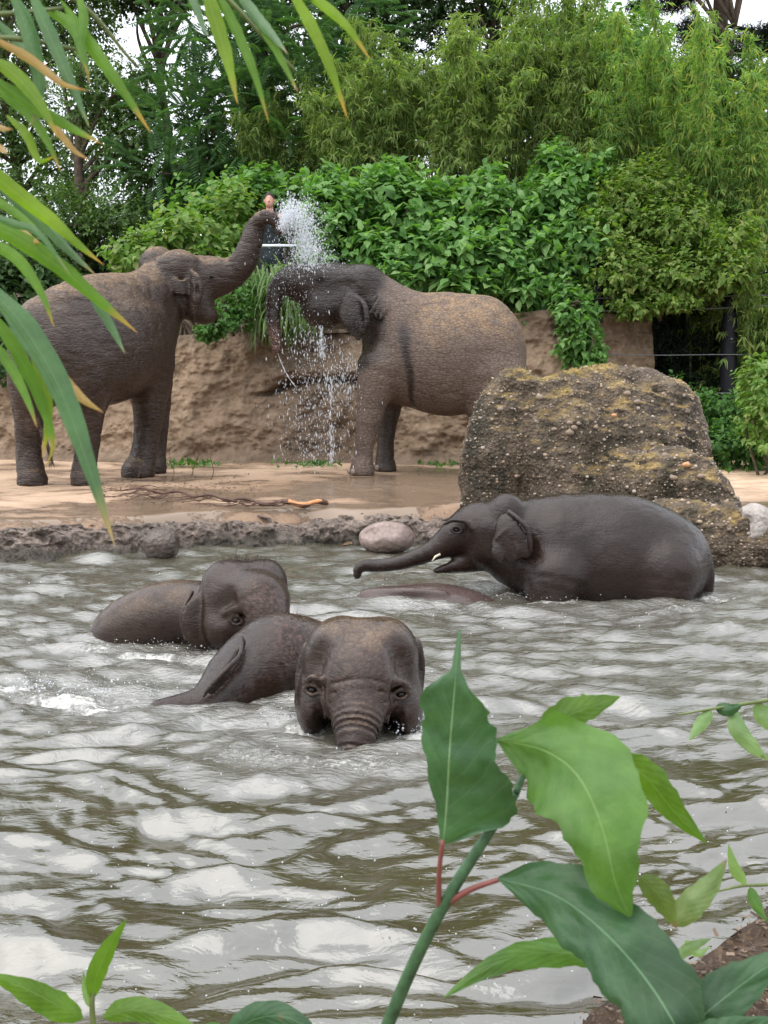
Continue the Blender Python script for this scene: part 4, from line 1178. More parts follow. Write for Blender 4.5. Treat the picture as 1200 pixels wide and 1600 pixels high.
def fallen_branch():
    base = G(340, 785, GZ)
    root = empty('fallen_branch', base)
    g = np.random.default_rng(15)
    z = GZ + 0.03
    main = np.array([G(512, 788, z), G(450, 788, z + .02), G(380, 783, z + .04), G(320, 776, z + .06), G(260, 770, z + .05), G(195, 764, z + .02)])
    mc = catmull(main, 8)
    mc[:, 2] += 0.02 * np.sin(np.arange(len(mc)) * .9) + 0.01
    V, Q = tube(mc, np.linspace(.026, .012, len(mc)) * (1 + .25 * np.sin(np.arange(len(mc)) * 1.7)), 8)
    obj_np('limb', V - base, Q, M['twig'], root)
    V, Q = tube(mc[:9] - [0, .006, -.006], np.linspace(.020, .026, 9), 8)
    obj_np('peeled_end', V - base, Q, M['peeled'], root)
    for k in range(34):
        i = g.integers(8, len(mc)); p0 = mc[i]
        L = g.uniform(.25, .85); a = g.choice([-1, 1]) * g.uniform(.3, 1.2) + (math.pi if g.random() < .7 else 0)
        d = np.array([math.cos(a), math.sin(a) * .9, 0])
        pts = [p0]
        for s in range(1, 5):
            d = d + np.array([*g.normal(0, .22, 2), 0]); d[2] = 0; d /= np.linalg.norm(d)
            q = pts[-1] + d * L / 4; q[2] = z + abs(g.normal(.015, .03))
            if q[1] < 13.0: q[1] = 13.0 + .1 * g.random()
            pts.append(q)
        r0 = g.uniform(.004, .010)
        V, Q = tube(catmull(pts, 3), np.linspace(r0, .002, 13), 6)
        obj_np('twig', V - base, Q, M['twig'], root)
    for (px, py) in ((300, 742), (268, 752), (330, 750), (215, 748)):
        p0 = G(px, py, z); pts = [p0, p0 + [.03, .02, .12], p0 + [g.normal(0, .08), 0, .26], p0 + [g.normal(0, .12), 0, .38]]
        V, Q = tube(catmull(pts, 4), np.linspace(.006, .002, 13), 6)
        obj_np('twig', V - base, Q, M['twig'], root)
    # scraps of dead leaf and bark among the twigs
    n = 700
    c = np.array([G(x, y, GZ + .012) for x, y in zip(g.uniform(150, 400, n), g.normal(765, 14, n))])
    V, Fc = scatter([(-.4, 0, 0), (.4, .1, .1), (.1, 1, 0)], [(0, 1, 2)], c - base, frame(np.column_stack([g.normal(0, 1, (n, 2)), g.normal(0, .3, n)])), g.uniform(.015, .05, n))
    tag(obj_np('litter', V, Fc, M['twig'], root), kind='stuff')
    tag(root, 'fallen bare branch with reddish peeled end lying on the wet sand', 'branch')
fallen_branch()
def near_bank():
    nr, nc = 90, 90
    u, v = np.meshgrid(np.linspace(0, 1, nc), np.linspace(0, 1, nr))
    X = 0.40 + u * 2.7; Yg = 2.3 + v * 2.6
    edge = 3.06 + (X - 0.58) * 1.15 - Yg - 0.10 * vnoise(np.stack([X, Yg, 0 * X], -1), 3.0, 4)
    p = np.stack([X, Yg, 0 * X], -1)
    Z = -0.25 + 0.48 * sstep(-0.14, 0.16, edge) + 0.05 * fbm(p, 4, 4, 2) + 0.025 * fbm(p, 16, 3, 5)
    o = obj_np('near_bank', np.stack([X, Yg, Z], -1).reshape(-1, 3), grid_faces(nr, nc), M['mulch'])
    tag(o, 'mulch covered bank on the near side of the pool', kind='structure')
    g = np.random.default_rng(3)
    V = np.stack([X, Yg, Z], -1).reshape(-1, 3)
    i = g.choice(np.where(V[:, 2] > -0.02)[0], 12000)
    V2, F2 = scatter([(-.22, 0, 0), (.22, 0, .03), (.16, 1, 0), (-.2, .9, .06)], [(0, 1, 2, 3)], V[i] + g.normal(0, .012, (len(i), 3)) + [0, 0, .006],
                     frame(np.column_stack([g.normal(0, 1, (len(i), 2)), g.normal(0, .35, len(i))]), roll=g.normal(0, .5, len(i))), g.uniform(.008, .026, len(i)))
    o = obj_np('mulch_chips', V2, F2, M['chip'])
    tag(o, 'loose brown bark chips on the near bank', 'mulch', kind='stuff')
M['chip'] = pebbles('bark_chip', [(0.03, 0.018, 0.011), (0.07, 0.042, 0.026), (0.11, 0.07, 0.045), (0.22, 0.16, 0.11), (0.05, 0.03, 0.02)])
near_bank()
# ---------------------------------------------------------------- vegetation
BROAD = ([(0, 0, 0), (.30, .30, .05), (.25, .62, .03), (0, 1, -.16), (-.25, .62, .03), (-.30, .30, .05), (0, .45, -.02)],
         [(0, 1, 6), (1, 2, 6), (2, 3, 6), (3, 4, 6), (4, 5, 6), (5, 0, 6)])
SMALL = ([(0, 0, 0), (.30, .45, .06), (0, 1, -.05), (-.30, .45, .06)], [(0, 1, 2), (0, 2, 3)])
BLADE = ([(0, 0, 0), (.085, .35, .03), (0, 1, -.12), (-.085, .35, .03)], [(0, 1, 2), (0, 2, 3)])
def ndir(g, n):
    d = g.normal(0, 1, (n, 3)); return d / np.linalg.norm(d, axis=1, keepdims=True)
def sprigs(g, tips, axes, nl, leaf, size, length, droop, spread=0.9):
    # nl leaves set round the last `length` metres of each shoot
    n = len(tips)
    k = np.tile(np.arange(nl), n); i = np.repeat(np.arange(n), nl)
    t = (k + g.uniform(0, .6, len(k))) / nl
    ax = axes[i] / np.linalg.norm(axes[i], axis=1, keepdims=True)
    pos = tips[i] - ax * (1 - t)[:, None] * length
    side = np.cross(ax, ndir(g, len(i))); side /= np.linalg.norm(side, axis=1, keepdims=True) + 1e-9
    d = side * spread + ax * (0.25 + 0.5 * t[:, None]) + np.array([0, 0, -1.0]) * droop * g.uniform(.3, 1.4, (len(i), 1))
    up = ax * 0.6 + np.array([0, 0, 1.0]) + 0.35 * g.normal(0, 1, (len(i), 3))
    s = size * g.uniform(.6, 1.25, len(i)) * (1.08 - 0.45 * t)
    return scatter(leaf[0], leaf[1], pos, frame(d, up), s)
def blob_tips(g, blobs, per_m2, jitter=0.12, inner=0.25):
    tips, axes = [], []
    for (c, r) in blobs:
        c, r = np.array(c), np.array(r)
        area = 4 * math.pi * ((r[0] * r[1]) ** 1.6 / 3 + (r[0] * r[2]) ** 1.6 / 3 + (r[1] * r[2]) ** 1.6 / 3) ** (1 / 1.6)
        n = max(12, int(area * per_m2))
        d = ndir(g, n)
        lump = 1 + 0.22 * fbm(d * 1.0 + c, 2.3, 3, 17)
        rad = np.where(g.random(n) < inner, g.uniform(.45, .9, n), 1.0) * lump + g.normal(0, jitter, n)
        tips.append(c + d * r * rad[:, None])
        a = d / r; a /= np.linalg.norm(a, axis=1, keepdims=True)
        axes.append(a + np.array([0, 0, .35]) + g.normal(0, .25, (n, 3)))
    return np.vstack(tips), np.vstack(axes)
def stems(g, base, blobs, n, r0, mat, root, name='stem', wob=0.12):
    for k in range(n):
        c, r = blobs[k % len(blobs)]
        e = np.array(c) + ndir(g, 1)[0] * np.array(r) * 0.6
        b = np.array(base) + np.array([*g.normal(0, .12, 2), 0])
        m1 = b + (e - b) * .4 + [*g.normal(0, wob, 2), .15]; m2 = b + (e - b) * .75 + [*g.normal(0, wob, 2), .12]
        V, Q = tube(catmull([b, m1, m2, e], 5), np.linspace(r0, r0 * .35, 16), 6)
        obj_np(name, V - np.array(base), Q, M[mat], root)
def PB(px, py, Y, rx, rz, ry):          # a crown lobe from its place in the photograph: pixel radii, depth radius in metres
    return (P(px, py, Y), (rx * mpp(Y), ry, rz * mpp(Y)))
def shrub(name, label, cat, group, base, blobs, seed, mat='lf_shrub', leaf=BROAD, size=.23, per=20, nl=8, length=.34, droop=.38, nstem=5, inner=.25, dark=None):
    g = np.random.default_rng(seed)
    root = empty(name, base)
    tips, ax = blob_tips(g, blobs, per, inner=inner)
    V, Fc = sprigs(g, tips, ax, nl, leaf, size, length, droop)
    tag(obj_np('foliage', V - np.array(base), Fc, M[mat], root, False), kind='stuff')
    stems(g, base, blobs, nstem, .022, 'bark', root)
    return tag(root, label, cat, group)
def top_z(x): return float(wall_top(x))
def base_at(px, Y):
    x = P(px, 500, Y)[0]
    return (x, Y, float(slope_z(x, Y)) - .05)

SG = 'shrubs along the top of the clay face'
shrub('shrub', 'dark broad-leaved shrub behind the rump of the trunk-raising elephant', 'shrub', SG, base_at(10, 21.6),
      [PB(0, 470, 21.6, 75, 80, .8), PB(70, 420, 21.9, 60, 55, .7), PB(-70, 420, 21.8, 80, 110, .9), PB(20, 560, 21.2, 55, 60, .6)], 31, 'lf_dark', per=24, size=.19)
shrub('shrub', 'pale green shrub rising directly behind the raised trunk', 'shrub', SG, base_at(300, 21.4),
      [PB(215, 400, 21.2, 55, 42, .6), PB(290, 372, 21.4, 70, 55, .8), PB(360, 345, 21.9, 55, 65, .8), PB(330, 420, 21.0, 60, 45, .6)], 32, 'lf_shrub_pale', per=24, size=.18)
shrub('shrub', 'mid green shrub with long leaves beyond the person', 'shrub', SG, base_at(370, 22.8),
      [PB(330, 320, 22.8, 60, 50, .7), PB(410, 300, 22.8, 60, 45, .7), PB(470, 330, 22.6, 50, 55, .7)], 33, 'lf_shrub', per=22, size=.22)
shrub('shrub', 'bright broad-leaved shrub just beyond the spray', 'shrub', SG, base_at(540, 21.2),
      [PB(520, 345, 21.3, 55, 65, .75), PB(560, 320, 21.7, 55, 55, .8), PB(500, 400, 20.9, 40, 45, .5), PB(575, 400, 20.9, 50, 55, .6), PB(505, 285, 21.8, 34, 36, .5)], 34, per=22, size=.23)
shrub('shrub', 'dense light green shrub above the shoulder of the dusty elephant', 'shrub', SG, base_at(660, 21.0),
      [PB(640, 335, 21.4, 70, 65, .8), PB(650, 405, 20.8, 75, 55, .7), PB(715, 400, 20.7, 70, 60, .7), PB(620, 425, 20.5, 50, 35, .5), PB(700, 330, 21.7, 60, 55, .7), PB(610, 285, 21.9, 40, 40, .6)], 35, per=22, size=.24)
shrub('shrub', 'glossy shrub spreading above the back of the dusty elephant', 'shrub', SG, base_at(780, 21.0),
      [PB(770, 345, 21.5, 60, 60, .8), PB(780, 415, 20.8, 70, 55, .7), PB(730, 440, 20.4, 60, 35, .5), PB(820, 450, 20.5, 40, 40, .5), PB(765, 292, 21.9, 32, 36, .5)], 36, per=22, size=.24)
shrub('shrub', 'tall dark green shrub beside the half hidden fence post', 'shrub', SG, base_at(880, 21.2),
      [PB(860, 330, 21.5, 65, 75, .8), PB(905, 390, 21.0, 65, 70, .8), PB(850, 415, 20.8, 50, 60, .6), PB(900, 300, 21.8, 60, 50, .7), PB(865, 255, 22.0, 36, 40, .5), PB(930, 262, 22.0, 34, 32, .5)], 37, per=22, size=.22)
shrub('climbing_ivy', 'green climber hanging down the clay face on the half hidden post', 'climber', None, base_at(900, 20.0),
      [PB(900, 490, 20.0, 42, 40, .35), PB(905, 535, 19.9, 40, 42, .32), PB(925, 570, 19.8, 28, 22, .25), PB(885, 460, 20.2, 35, 30, .4)], 38, per=44, size=.16, nl=8, length=.2)
shrub('shrub', 'arching fine-leaved bush overhanging the fence wires', 'shrub', SG, base_at(1010, 20.6),
      [PB(985, 350, 21.0, 75, 70, .8), PB(1060, 360, 20.6, 75, 65, .8), PB(1080, 425, 20.1, 75, 45, .7), PB(990, 430, 20.3, 65, 50, .7), PB(1010, 295, 21.3, 70, 45, .8), PB(1135, 425, 19.7, 40, 36, .45), PB(1000, 478, 20.0, 45, 22, .4), PB(1150, 390, 19.9, 45, 50, .5), PB(950, 400, 20.6, 45, 60, .6), PB(1060, 470, 19.8, 35, 16, .35)], 39, 'lf_small', per=44, size=.125, nl=10, length=.26)
shrub('hanging_plant', 'small leafy plant hanging over the clay edge under the raised head', 'plant', None, base_at(340, 19.95),
      [PB(338, 505, 19.75, 36, 26, .3), PB(372, 480, 20.0, 38, 34, .35), PB(325, 522, 19.65, 20, 12, .15), PB(400, 455, 20.4, 35, 30, .4)], 40, 'lf_weed', per=60, size=.10, nl=8, length=.18)
shrub('shrub', 'narrow-leaved undergrowth behind the fence wires, deep shade put into its leaf colour', 'shrub', None, base_at(1050, 21.8),  # near-black leaf colour stands in for the shade of this gap
      [PB(1040, 520, 21.8, 90, 75, .6), PB(1130, 560, 22.0, 70, 80, .6), PB(1000, 600, 21.5, 60, 50, .5), PB(1200, 520, 21.8, 70, 120, .7), PB(1090, 640, 21.0, 70, 60, .5)], 41, 'lf_pine_and_shade', BLADE, per=44, size=.24, nl=9, length=.3)
shrub('shrub', 'low green bush on the ground past the mossy rock', 'shrub', None, base_at(1100, 18.9),
      [PB(1075, 680, 18.9, 50, 40, .5), PB(1130, 690, 18.6, 60, 38, .5), PB(1120, 640, 19.2, 50, 40, .5), PB(1190, 690, 18.4, 60, 40, .6), PB(1060, 620, 19.6, 35, 40, .4)], 42, 'lf_weed', per=50, size=.11, nl=8, length=.2)
shrub('shrub', 'rounded pale bush below the drooping bamboo at the fence', 'shrub', None, base_at(1200, 17.6),
      [PB(1190, 605, 17.6, 42, 50, .45), PB(1215, 660, 17.4, 60, 55, .5)], 43, 'lf_shrub_pale', per=44, size=.13, nl=8, length=.2)

def bamboo(label, px, Y, hpx, seed, mat='lf_bamboo', nculm=16, width=70, leaves=15000, size=.19, sink=0.12):
    g = np.random.default_rng(seed)
    b = base_at(px, Y); base = np.array(b)
    root = empty('bamboo_clump', b)
    H = P(px, hpx, Y)[2] - b[2]
    w = width * mpp(Y)
    cu, tips, axes = [], [], []
    for k in range(nculm):
        p0 = base + [g.uniform(-w, w) * .8, g.uniform(-.6, .6), -sink]
        h = H * g.uniform(.72, 1.05); lean = np.array([g.normal(0, .42), g.normal(-.1, .4), 0])
        t = np.linspace(0, 1, 11)
        pts = p0 + np.outer(t, [0, 0, h]) + np.outer(t ** 2.2, lean * h * .32) - np.outer(t ** 5, [0, 0, .10 * h])
        V, Q = tube(pts, np.linspace(.022, .005, 11), 6)
        obj_np('culm', V - base, Q, M['culm'], root)
        m = int(leaves / nculm / 7)
        tt = np.clip(g.beta(2.0, 1.2, m), .12, 1)
        c = np.stack([np.interp(tt, t, pts[:, j]) for j in range(3)], 1)
        d = ndir(g, m); d[:, 2] = np.abs(d[:, 2]) * .5
        reach = g.gamma(2.0, .14, m) * (1.15 - .55 * tt)
        q = c + d * reach[:, None]; q[:, 2] -= .25 * reach ** 2
        tips.append(q); axes.append(d + np.array([0, 0, -.25]))
    V, Fc = sprigs(g, np.vstack(tips), np.vstack(axes), 7, BLADE, size, .16, .75, .75)
    tag(obj_np('foliage', V - base, Fc, M[mat], root, False), kind='stuff')
    return tag(root, label, 'bamboo', 'bamboo clumps')
bamboo('feathery bamboo clump beside the dark pinnate tree', 520, 23.2, 45, 51, leaves=15000)
bamboo('dense olive bamboo clump above the spray shrub', 610, 23.4, -5, 52, leaves=20000, width=60)
bamboo('full bamboo clump with drooping tips above the dusty elephant', 700, 23.0, -30, 53, leaves=20000, width=60)
bamboo('open bamboo clump with bare dark culms showing', 790, 24.0, -75, 54, leaves=15000, nculm=22, width=60)
bamboo('slender bamboo clump behind the tall dark shrub', 880, 23.4, -45, 55, leaves=20000)
bamboo('golden bamboo clump behind the arching fine-leaved bush', 985, 22.6, -25, 56, 'lf_bamboo_gold', leaves=22000, width=65)
bamboo('tall golden bamboo clump with nodding top near the thick post', 1080, 22.0, -50, 57, 'lf_bamboo_gold', leaves=24000, width=60)
bamboo('bright yellow-green bamboo clump hanging over the thick post', 1180, 21.4, -35, 58, 'lf_bamboo_gold', leaves=26000, width=60)
bamboo('low drooping bamboo growing at the thick black post', 1190, 20.4, 340, 59, 'lf_bamboo', leaves=9000, nculm=9, width=30)
bamboo('thin bamboo clump between the broadleaf trees and pinnate tree', 440, 24.4, 75, 60, leaves=14000)

bamboo('tall bamboo clump past the thick post along the fence', 1310, 21.8, 0, 73, 'lf_bamboo_gold', leaves=15000)
bamboo('bamboo clump at the far end of the fence line', 1440, 22.6, 0, 74, 'lf_bamboo', leaves=12000)
shrub('shrub', 'broad green shrub at the far end of the fence line', 'shrub', None, base_at(1330, 20.6),
      [PB(1310, 520, 20.8, 80, 120, .8), PB(1400, 480, 21.0, 90, 140, .9), PB(1330, 640, 20.2, 80, 70, .6), PB(1480, 560, 21.2, 80, 140, .8)], 75, per=20, size=.22)
def tree(name, label, px, Y, hpx, crowns, seed, mat, leaf=SMALL, size=.10, per=60, nl=10, length=.25, group='trees beyond the bamboo', r0=.14, inner=.35, droop=.35):
    g = np.random.default_rng(seed)
    b = base_at(px, Y); base = np.array(b); root = empty(name, b)
    top = P(px + g.normal(0, 15), hpx, Y + .2)
    pts = [base + [0, 0, -.1], base + (top - base) * .3 + [*g.normal(0, .15, 2), 0], base + (top - base) * .65 + [*g.normal(0, .25, 2), 0], top]
    tr = catmull(pts, 6)
    V, Q = tube(tr, np.linspace(r0, r0 * .2, len(tr)), 8)
    obj_np('trunk', V - base, Q, M['bark'], root)
    for (c, r) in crowns:
        for q in range(3):
            e = np.array(c) + ndir(g, 1)[0] * np.array(r) * .75
            zt = np.clip((e[2] - base[2]) * .62, .5, top[2] - base[2])
            i = np.argmin(np.abs(tr[:, 2] - base[2] - zt)); s = tr[i]
            V, Q = tube(catmull([s, s + (e - s) * .5 + [*g.normal(0, .2, 2), .2], e], 6), np.linspace(r0 * .38, r0 * .07, 13), 6)
            obj_np('limb', V - base, Q, M['bark'], root)
    tips, ax = blob_tips(g, crowns, per, jitter=.16, inner=inner)
    V, Fc = sprigs(g, tips, ax, nl, leaf, size, length, droop)
    tag(obj_np('crown', V - base, Fc, M[mat], root, False), kind='stuff')
    return tag(root, label, 'tree', group)
tree('broadleaf_tree', 'small-leaved tree with gaps of sky behind the front bamboo leaves', 40, 26.5, -40,
     [PB(20, 60, 26.5, 90, 80, 1.0), PB(110, 30, 27, 75, 70, 1.0), PB(-60, 180, 26.5, 90, 100, 1.1), PB(60, 200, 26.5, 70, 60, .8), PB(0, 330, 26, 75, 70, .9), PB(110, 280, 26, 65, 60, .8), PB(40, -90, 26.5, 130, 90, 1.4), PB(-60, -220, 26.5, 150, 120, 1.5), PB(110, -260, 26.5, 130, 110, 1.5)], 61, 'lf_tree', per=52, inner=.3)
tree('broadleaf_tree', 'leafy tree with dark limbs showing behind the pale shrub', 150, 25.0, 10,
     [PB(150, 140, 25, 65, 65, .9), PB(200, 230, 25, 60, 60, .9), PB(110, 340, 24.5, 75, 55, .8), PB(190, 340, 24.2, 60, 50, .8), PB(60, 380, 24.2, 60, 45, .8), PB(225, 150, 25.6, 45, 60, .7)], 62, 'lf_tree', per=56)
tree('broadleaf_tree', 'dark tree filling the gap left of the pinnate tree', 240, 27.5, -60,
     [PB(260, 310, 26.5, 70, 60, .9), PB(330, 250, 27, 70, 80, 1.0), PB(270, -20, 28, 45, 40, .8), PB(180, -30, 28, 80, 50, .8), PB(90, 440, 25, 80, 45, .8), PB(180, 420, 25, 60, 40, .8), PB(290, -160, 27.5, 130, 90, 1.4), PB(330, -320, 27.5, 140, 110, 1.5), PB(200, -130, 27.5, 90, 70, 1.2)], 63, 'lf_dark', per=40, size=.14)
def pinnate_tree():
    g = np.random.default_rng(64)
    crowns = [PB(350, 100, 24.5, 80, 80, 1.0), PB(440, 60, 24.8, 90, 80, 1.1), PB(300, 190, 24.2, 70, 60, .8), PB(400, 190, 24.2, 80, 70, .9), PB(520, 40, 25.2, 80, 70, 1.0), PB(330, 10, 25, 80, 60, 1.0), PB(250, 270, 24.0, 50, 40, .6), PB(470, 140, 24.6, 60, 60, .8)]
    b = base_at(390, 25.0); base = np.array(b); root = empty('pinnate_tree', b)
    tr = catmull([base, base + [.1, 0, 2], base + [.3, -.1, 4.5], base + [.6, 0, 7.5]], 6)
    V, Q = tube(tr, np.linspace(.15, .05, len(tr)), 8); obj_np('trunk', V - base, Q, M['bark'], root)
    for c, r in crowns:
        i = np.argmin(np.abs(tr[:, 2] - (c[2] - .8))); s = tr[i]
        V, Q = tube(catmull([s, (s + c) / 2 + [0, 0, .25], c], 6), np.linspace(.055, .015, 13), 6)
        obj_np('limb', V - base, Q, M['bark'], root)
    TV, TF = [(-.008, 0, 0), (.008, 0, 0), (.004, 1, -.18), (-.004, 1, -.18)], [(0, 1, 2), (0, 2, 3)]
    for k in range(11):
        y = .14 + k * .08; z = -.18 * y * y; L = .22 * (1 - .35 * abs(y - .5)); n0 = len(TV)
        for s in (-1, 1):
            n0 = len(TV)
            TV += [(0, y, z), (s * L * .5, y + .10, z - .02), (s * L, y + .10, z - .10), (s * L * .5, y + .015, z - .05)]
            TF += [(n0, n0 + 1, n0 + 2), (n0, n0 + 2, n0 + 3)]
    tips, ax = blob_tips(g, crowns, 13, .14, .3)
    d = ax + np.array([0, 0, -.35]) + g.normal(0, .3, ax.shape)
    V, Fc = scatter(TV, TF, tips, frame(d), g.uniform(.42, .72, len(tips)))
    tag(obj_np('crown', V - base, Fc, M['lf_pinnate'], root, False), kind='stuff')
    tag(root, 'dark green tree with long feathery compound leaves above the person', 'tree', 'trees beyond the bamboo')
pinnate_tree()
tree('broadleaf_tree', 'tall dense tree towering behind the feathery bamboo clump', 580, 29, -150,
     [PB(560, 60, 29, 100, 90, 1.2), PB(640, -10, 29.5, 90, 70, 1.2), PB(520, 180, 28.5, 80, 90, 1.0), PB(620, 190, 28.5, 90, 90, 1.0), PB(480, -40, 30, 90, 70, 1.2), PB(560, -150, 29, 130, 110, 1.5), PB(470, -300, 29, 130, 110, 1.5), PB(600, -340, 29, 140, 120, 1.5)], 65, 'lf_dark', per=26, size=.15)
tree('broadleaf_tree', 'tall dense tree behind the bamboo with bare culms', 780, 30, -150,
     [PB(720, 120, 30, 80, 100, 1.2), PB(760, -20, 30, 70, 60, 1.2), PB(850, 120, 30, 90, 80, 1.2), PB(800, 230, 29, 110, 80, 1.0), PB(900, 210, 29, 80, 90, 1.0), PB(760, -140, 30, 120, 100, 1.4), PB(880, -160, 30, 110, 90, 1.4), PB(740, -320, 30, 140, 120, 1.5), PB(880, -340, 30, 140, 110, 1.5)], 66, 'lf_dark', per=26, size=.15)
tree('broadleaf_tree', 'bright large-leaved tree between the slender and golden bamboo', 950, 27, 0,
     [PB(930, 110, 27, 60, 70, .9), PB(980, 60, 27, 60, 50, .9), PB(1000, 180, 27, 80, 80, 1.0), PB(890, 60, 27.4, 50, 50, .8)], 67, 'lf_shrub', BROAD, .17, 24)
tree('broadleaf_tree', 'dark tree behind the bright yellow-green bamboo', 1120, 28.5, 40,
     [PB(1080, 170, 28, 90, 90, 1.0), PB(1180, 160, 28, 90, 90, 1.0), PB(1130, 300, 27, 110, 90, 1.0), PB(1020, 320, 27, 90, 90, 1.0), PB(1230, 330, 26, 80, 150, 1.0), PB(1010, -170, 28.5, 110, 80, 1.3), PB(1200, -180, 28.5, 120, 90, 1.3), PB(1080, -330, 28.5, 160, 110, 1.5)], 68, 'lf_dark', per=26, size=.15)
def pine():
    g = np.random.default_rng(70)
    b = base_at(1110, 33); base = np.array(b); root = empty('pine_tree', b)
    tr = np.array([base, base + [0, 0, 5], base + [.1, 0, 10], base + [.1, 0, 14]])
    V, Q = tube(catmull(tr, 4), np.linspace(.3, .08, 13), 8); obj_np('trunk', V - base, Q, M['bark'], root)
    pos = []
    for k in range(44):
        z = g.uniform(4.6, 13.0); a = g.uniform(0, 6.28); L = g.uniform(1.6, 3.4) * (1 - .45 * (z - 5) / 9)
        s = base + [.05, 0, z]; e = s + [math.cos(a) * L, math.sin(a) * L, g.uniform(-.3, .5)]
        c = catmull([s, (s + e) / 2 + [0, 0, -.2], e], 6)
        V, Q = tube(c, np.linspace(.06, .012, len(c)), 6); obj_np('limb', V - base, Q, M['bark'], root)
        m = 130
        t = g.uniform(.3, 1, m)
        i = (t * (len(c) - 1)).astype(int)
        pos.append(c[i] + g.normal(0, .16, (m, 3)) * [1, 1, .45])
    pos = np.vstack(pos); n = len(pos)
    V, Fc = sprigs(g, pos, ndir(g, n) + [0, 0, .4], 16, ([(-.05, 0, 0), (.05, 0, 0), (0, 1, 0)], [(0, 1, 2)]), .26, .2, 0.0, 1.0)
    tag(obj_np('crown', V - base, Fc, M['lf_pine_and_shade'], root, False), kind='stuff')
    tag(root, 'nearly black pine standing against the white sky above the bamboo', 'tree', 'trees beyond the bamboo')
pine()
def reeds():
    g = np.random.default_rng(71)
    b = base_at(445, 20.2); base = np.array(b); root = empty('reed_tuft', b)
    n = 1000
    px, py = g.normal(440, 24, n), g.uniform(412, 505, n)
    pos = np.array([P(x, y, 20.2 + g.uniform(-.4, .6)) for x, y in zip(px, py)])
    d = np.column_stack([g.normal(0, .35, n), g.normal(-.35, .3, n), g.normal(-.7, .4, n)])
    V, Fc = scatter([(-.03, 0, 0), (.03, 0, 0), (.022, .6, .02), (-.022, .6, .02), (0, 1, -.1)], [(0, 1, 2), (0, 2, 3), (3, 2, 4)], pos, frame(d), g.uniform(.25, .6, n))
    tag(obj_np('blades', V - base, Fc, M['lf_reed'], root, False), kind='stuff')
    tag(root, 'tuft of pale drooping reeds on the clay edge behind the spray', 'reeds')
reeds()
def weeds():
    g = np.random.default_rng(72)
    for (px, py, w, lab) in ((300, 706, 38, 'low weeds at the foot of the clay face beside the trunk-raising elephant'), (490, 704, 30, 'sparse weeds at the foot of the clay face under the spray'),
                             (705, 722, 34, 'grassy weeds under the belly of the dusty elephant'), (1150, 716, 60, 'grass fringe on the sand below the low green bush')):
        Y = 19.2 if px < 1000 else 18.2
        x = P(px, py, Y)[0]; base = np.array([x, Y, GZ])
        n = 110
        pos = base + np.column_stack([g.normal(0, w * mpp(Y) * .8, n), g.normal(0, .25, n), np.zeros(n)])
        d = np.column_stack([g.normal(0, .7, (n, 2)), np.abs(g.normal(.7, .3, n))])
        V, Fc = scatter(SMALL[0], SMALL[1], pos, frame(d), g.uniform(.05, .13, n))
        o = obj_np('weeds', V, Fc, M['lf_weed'], None, False, tuple(base))
        tag(o, lab, 'weeds', kind='stuff')
weeds()
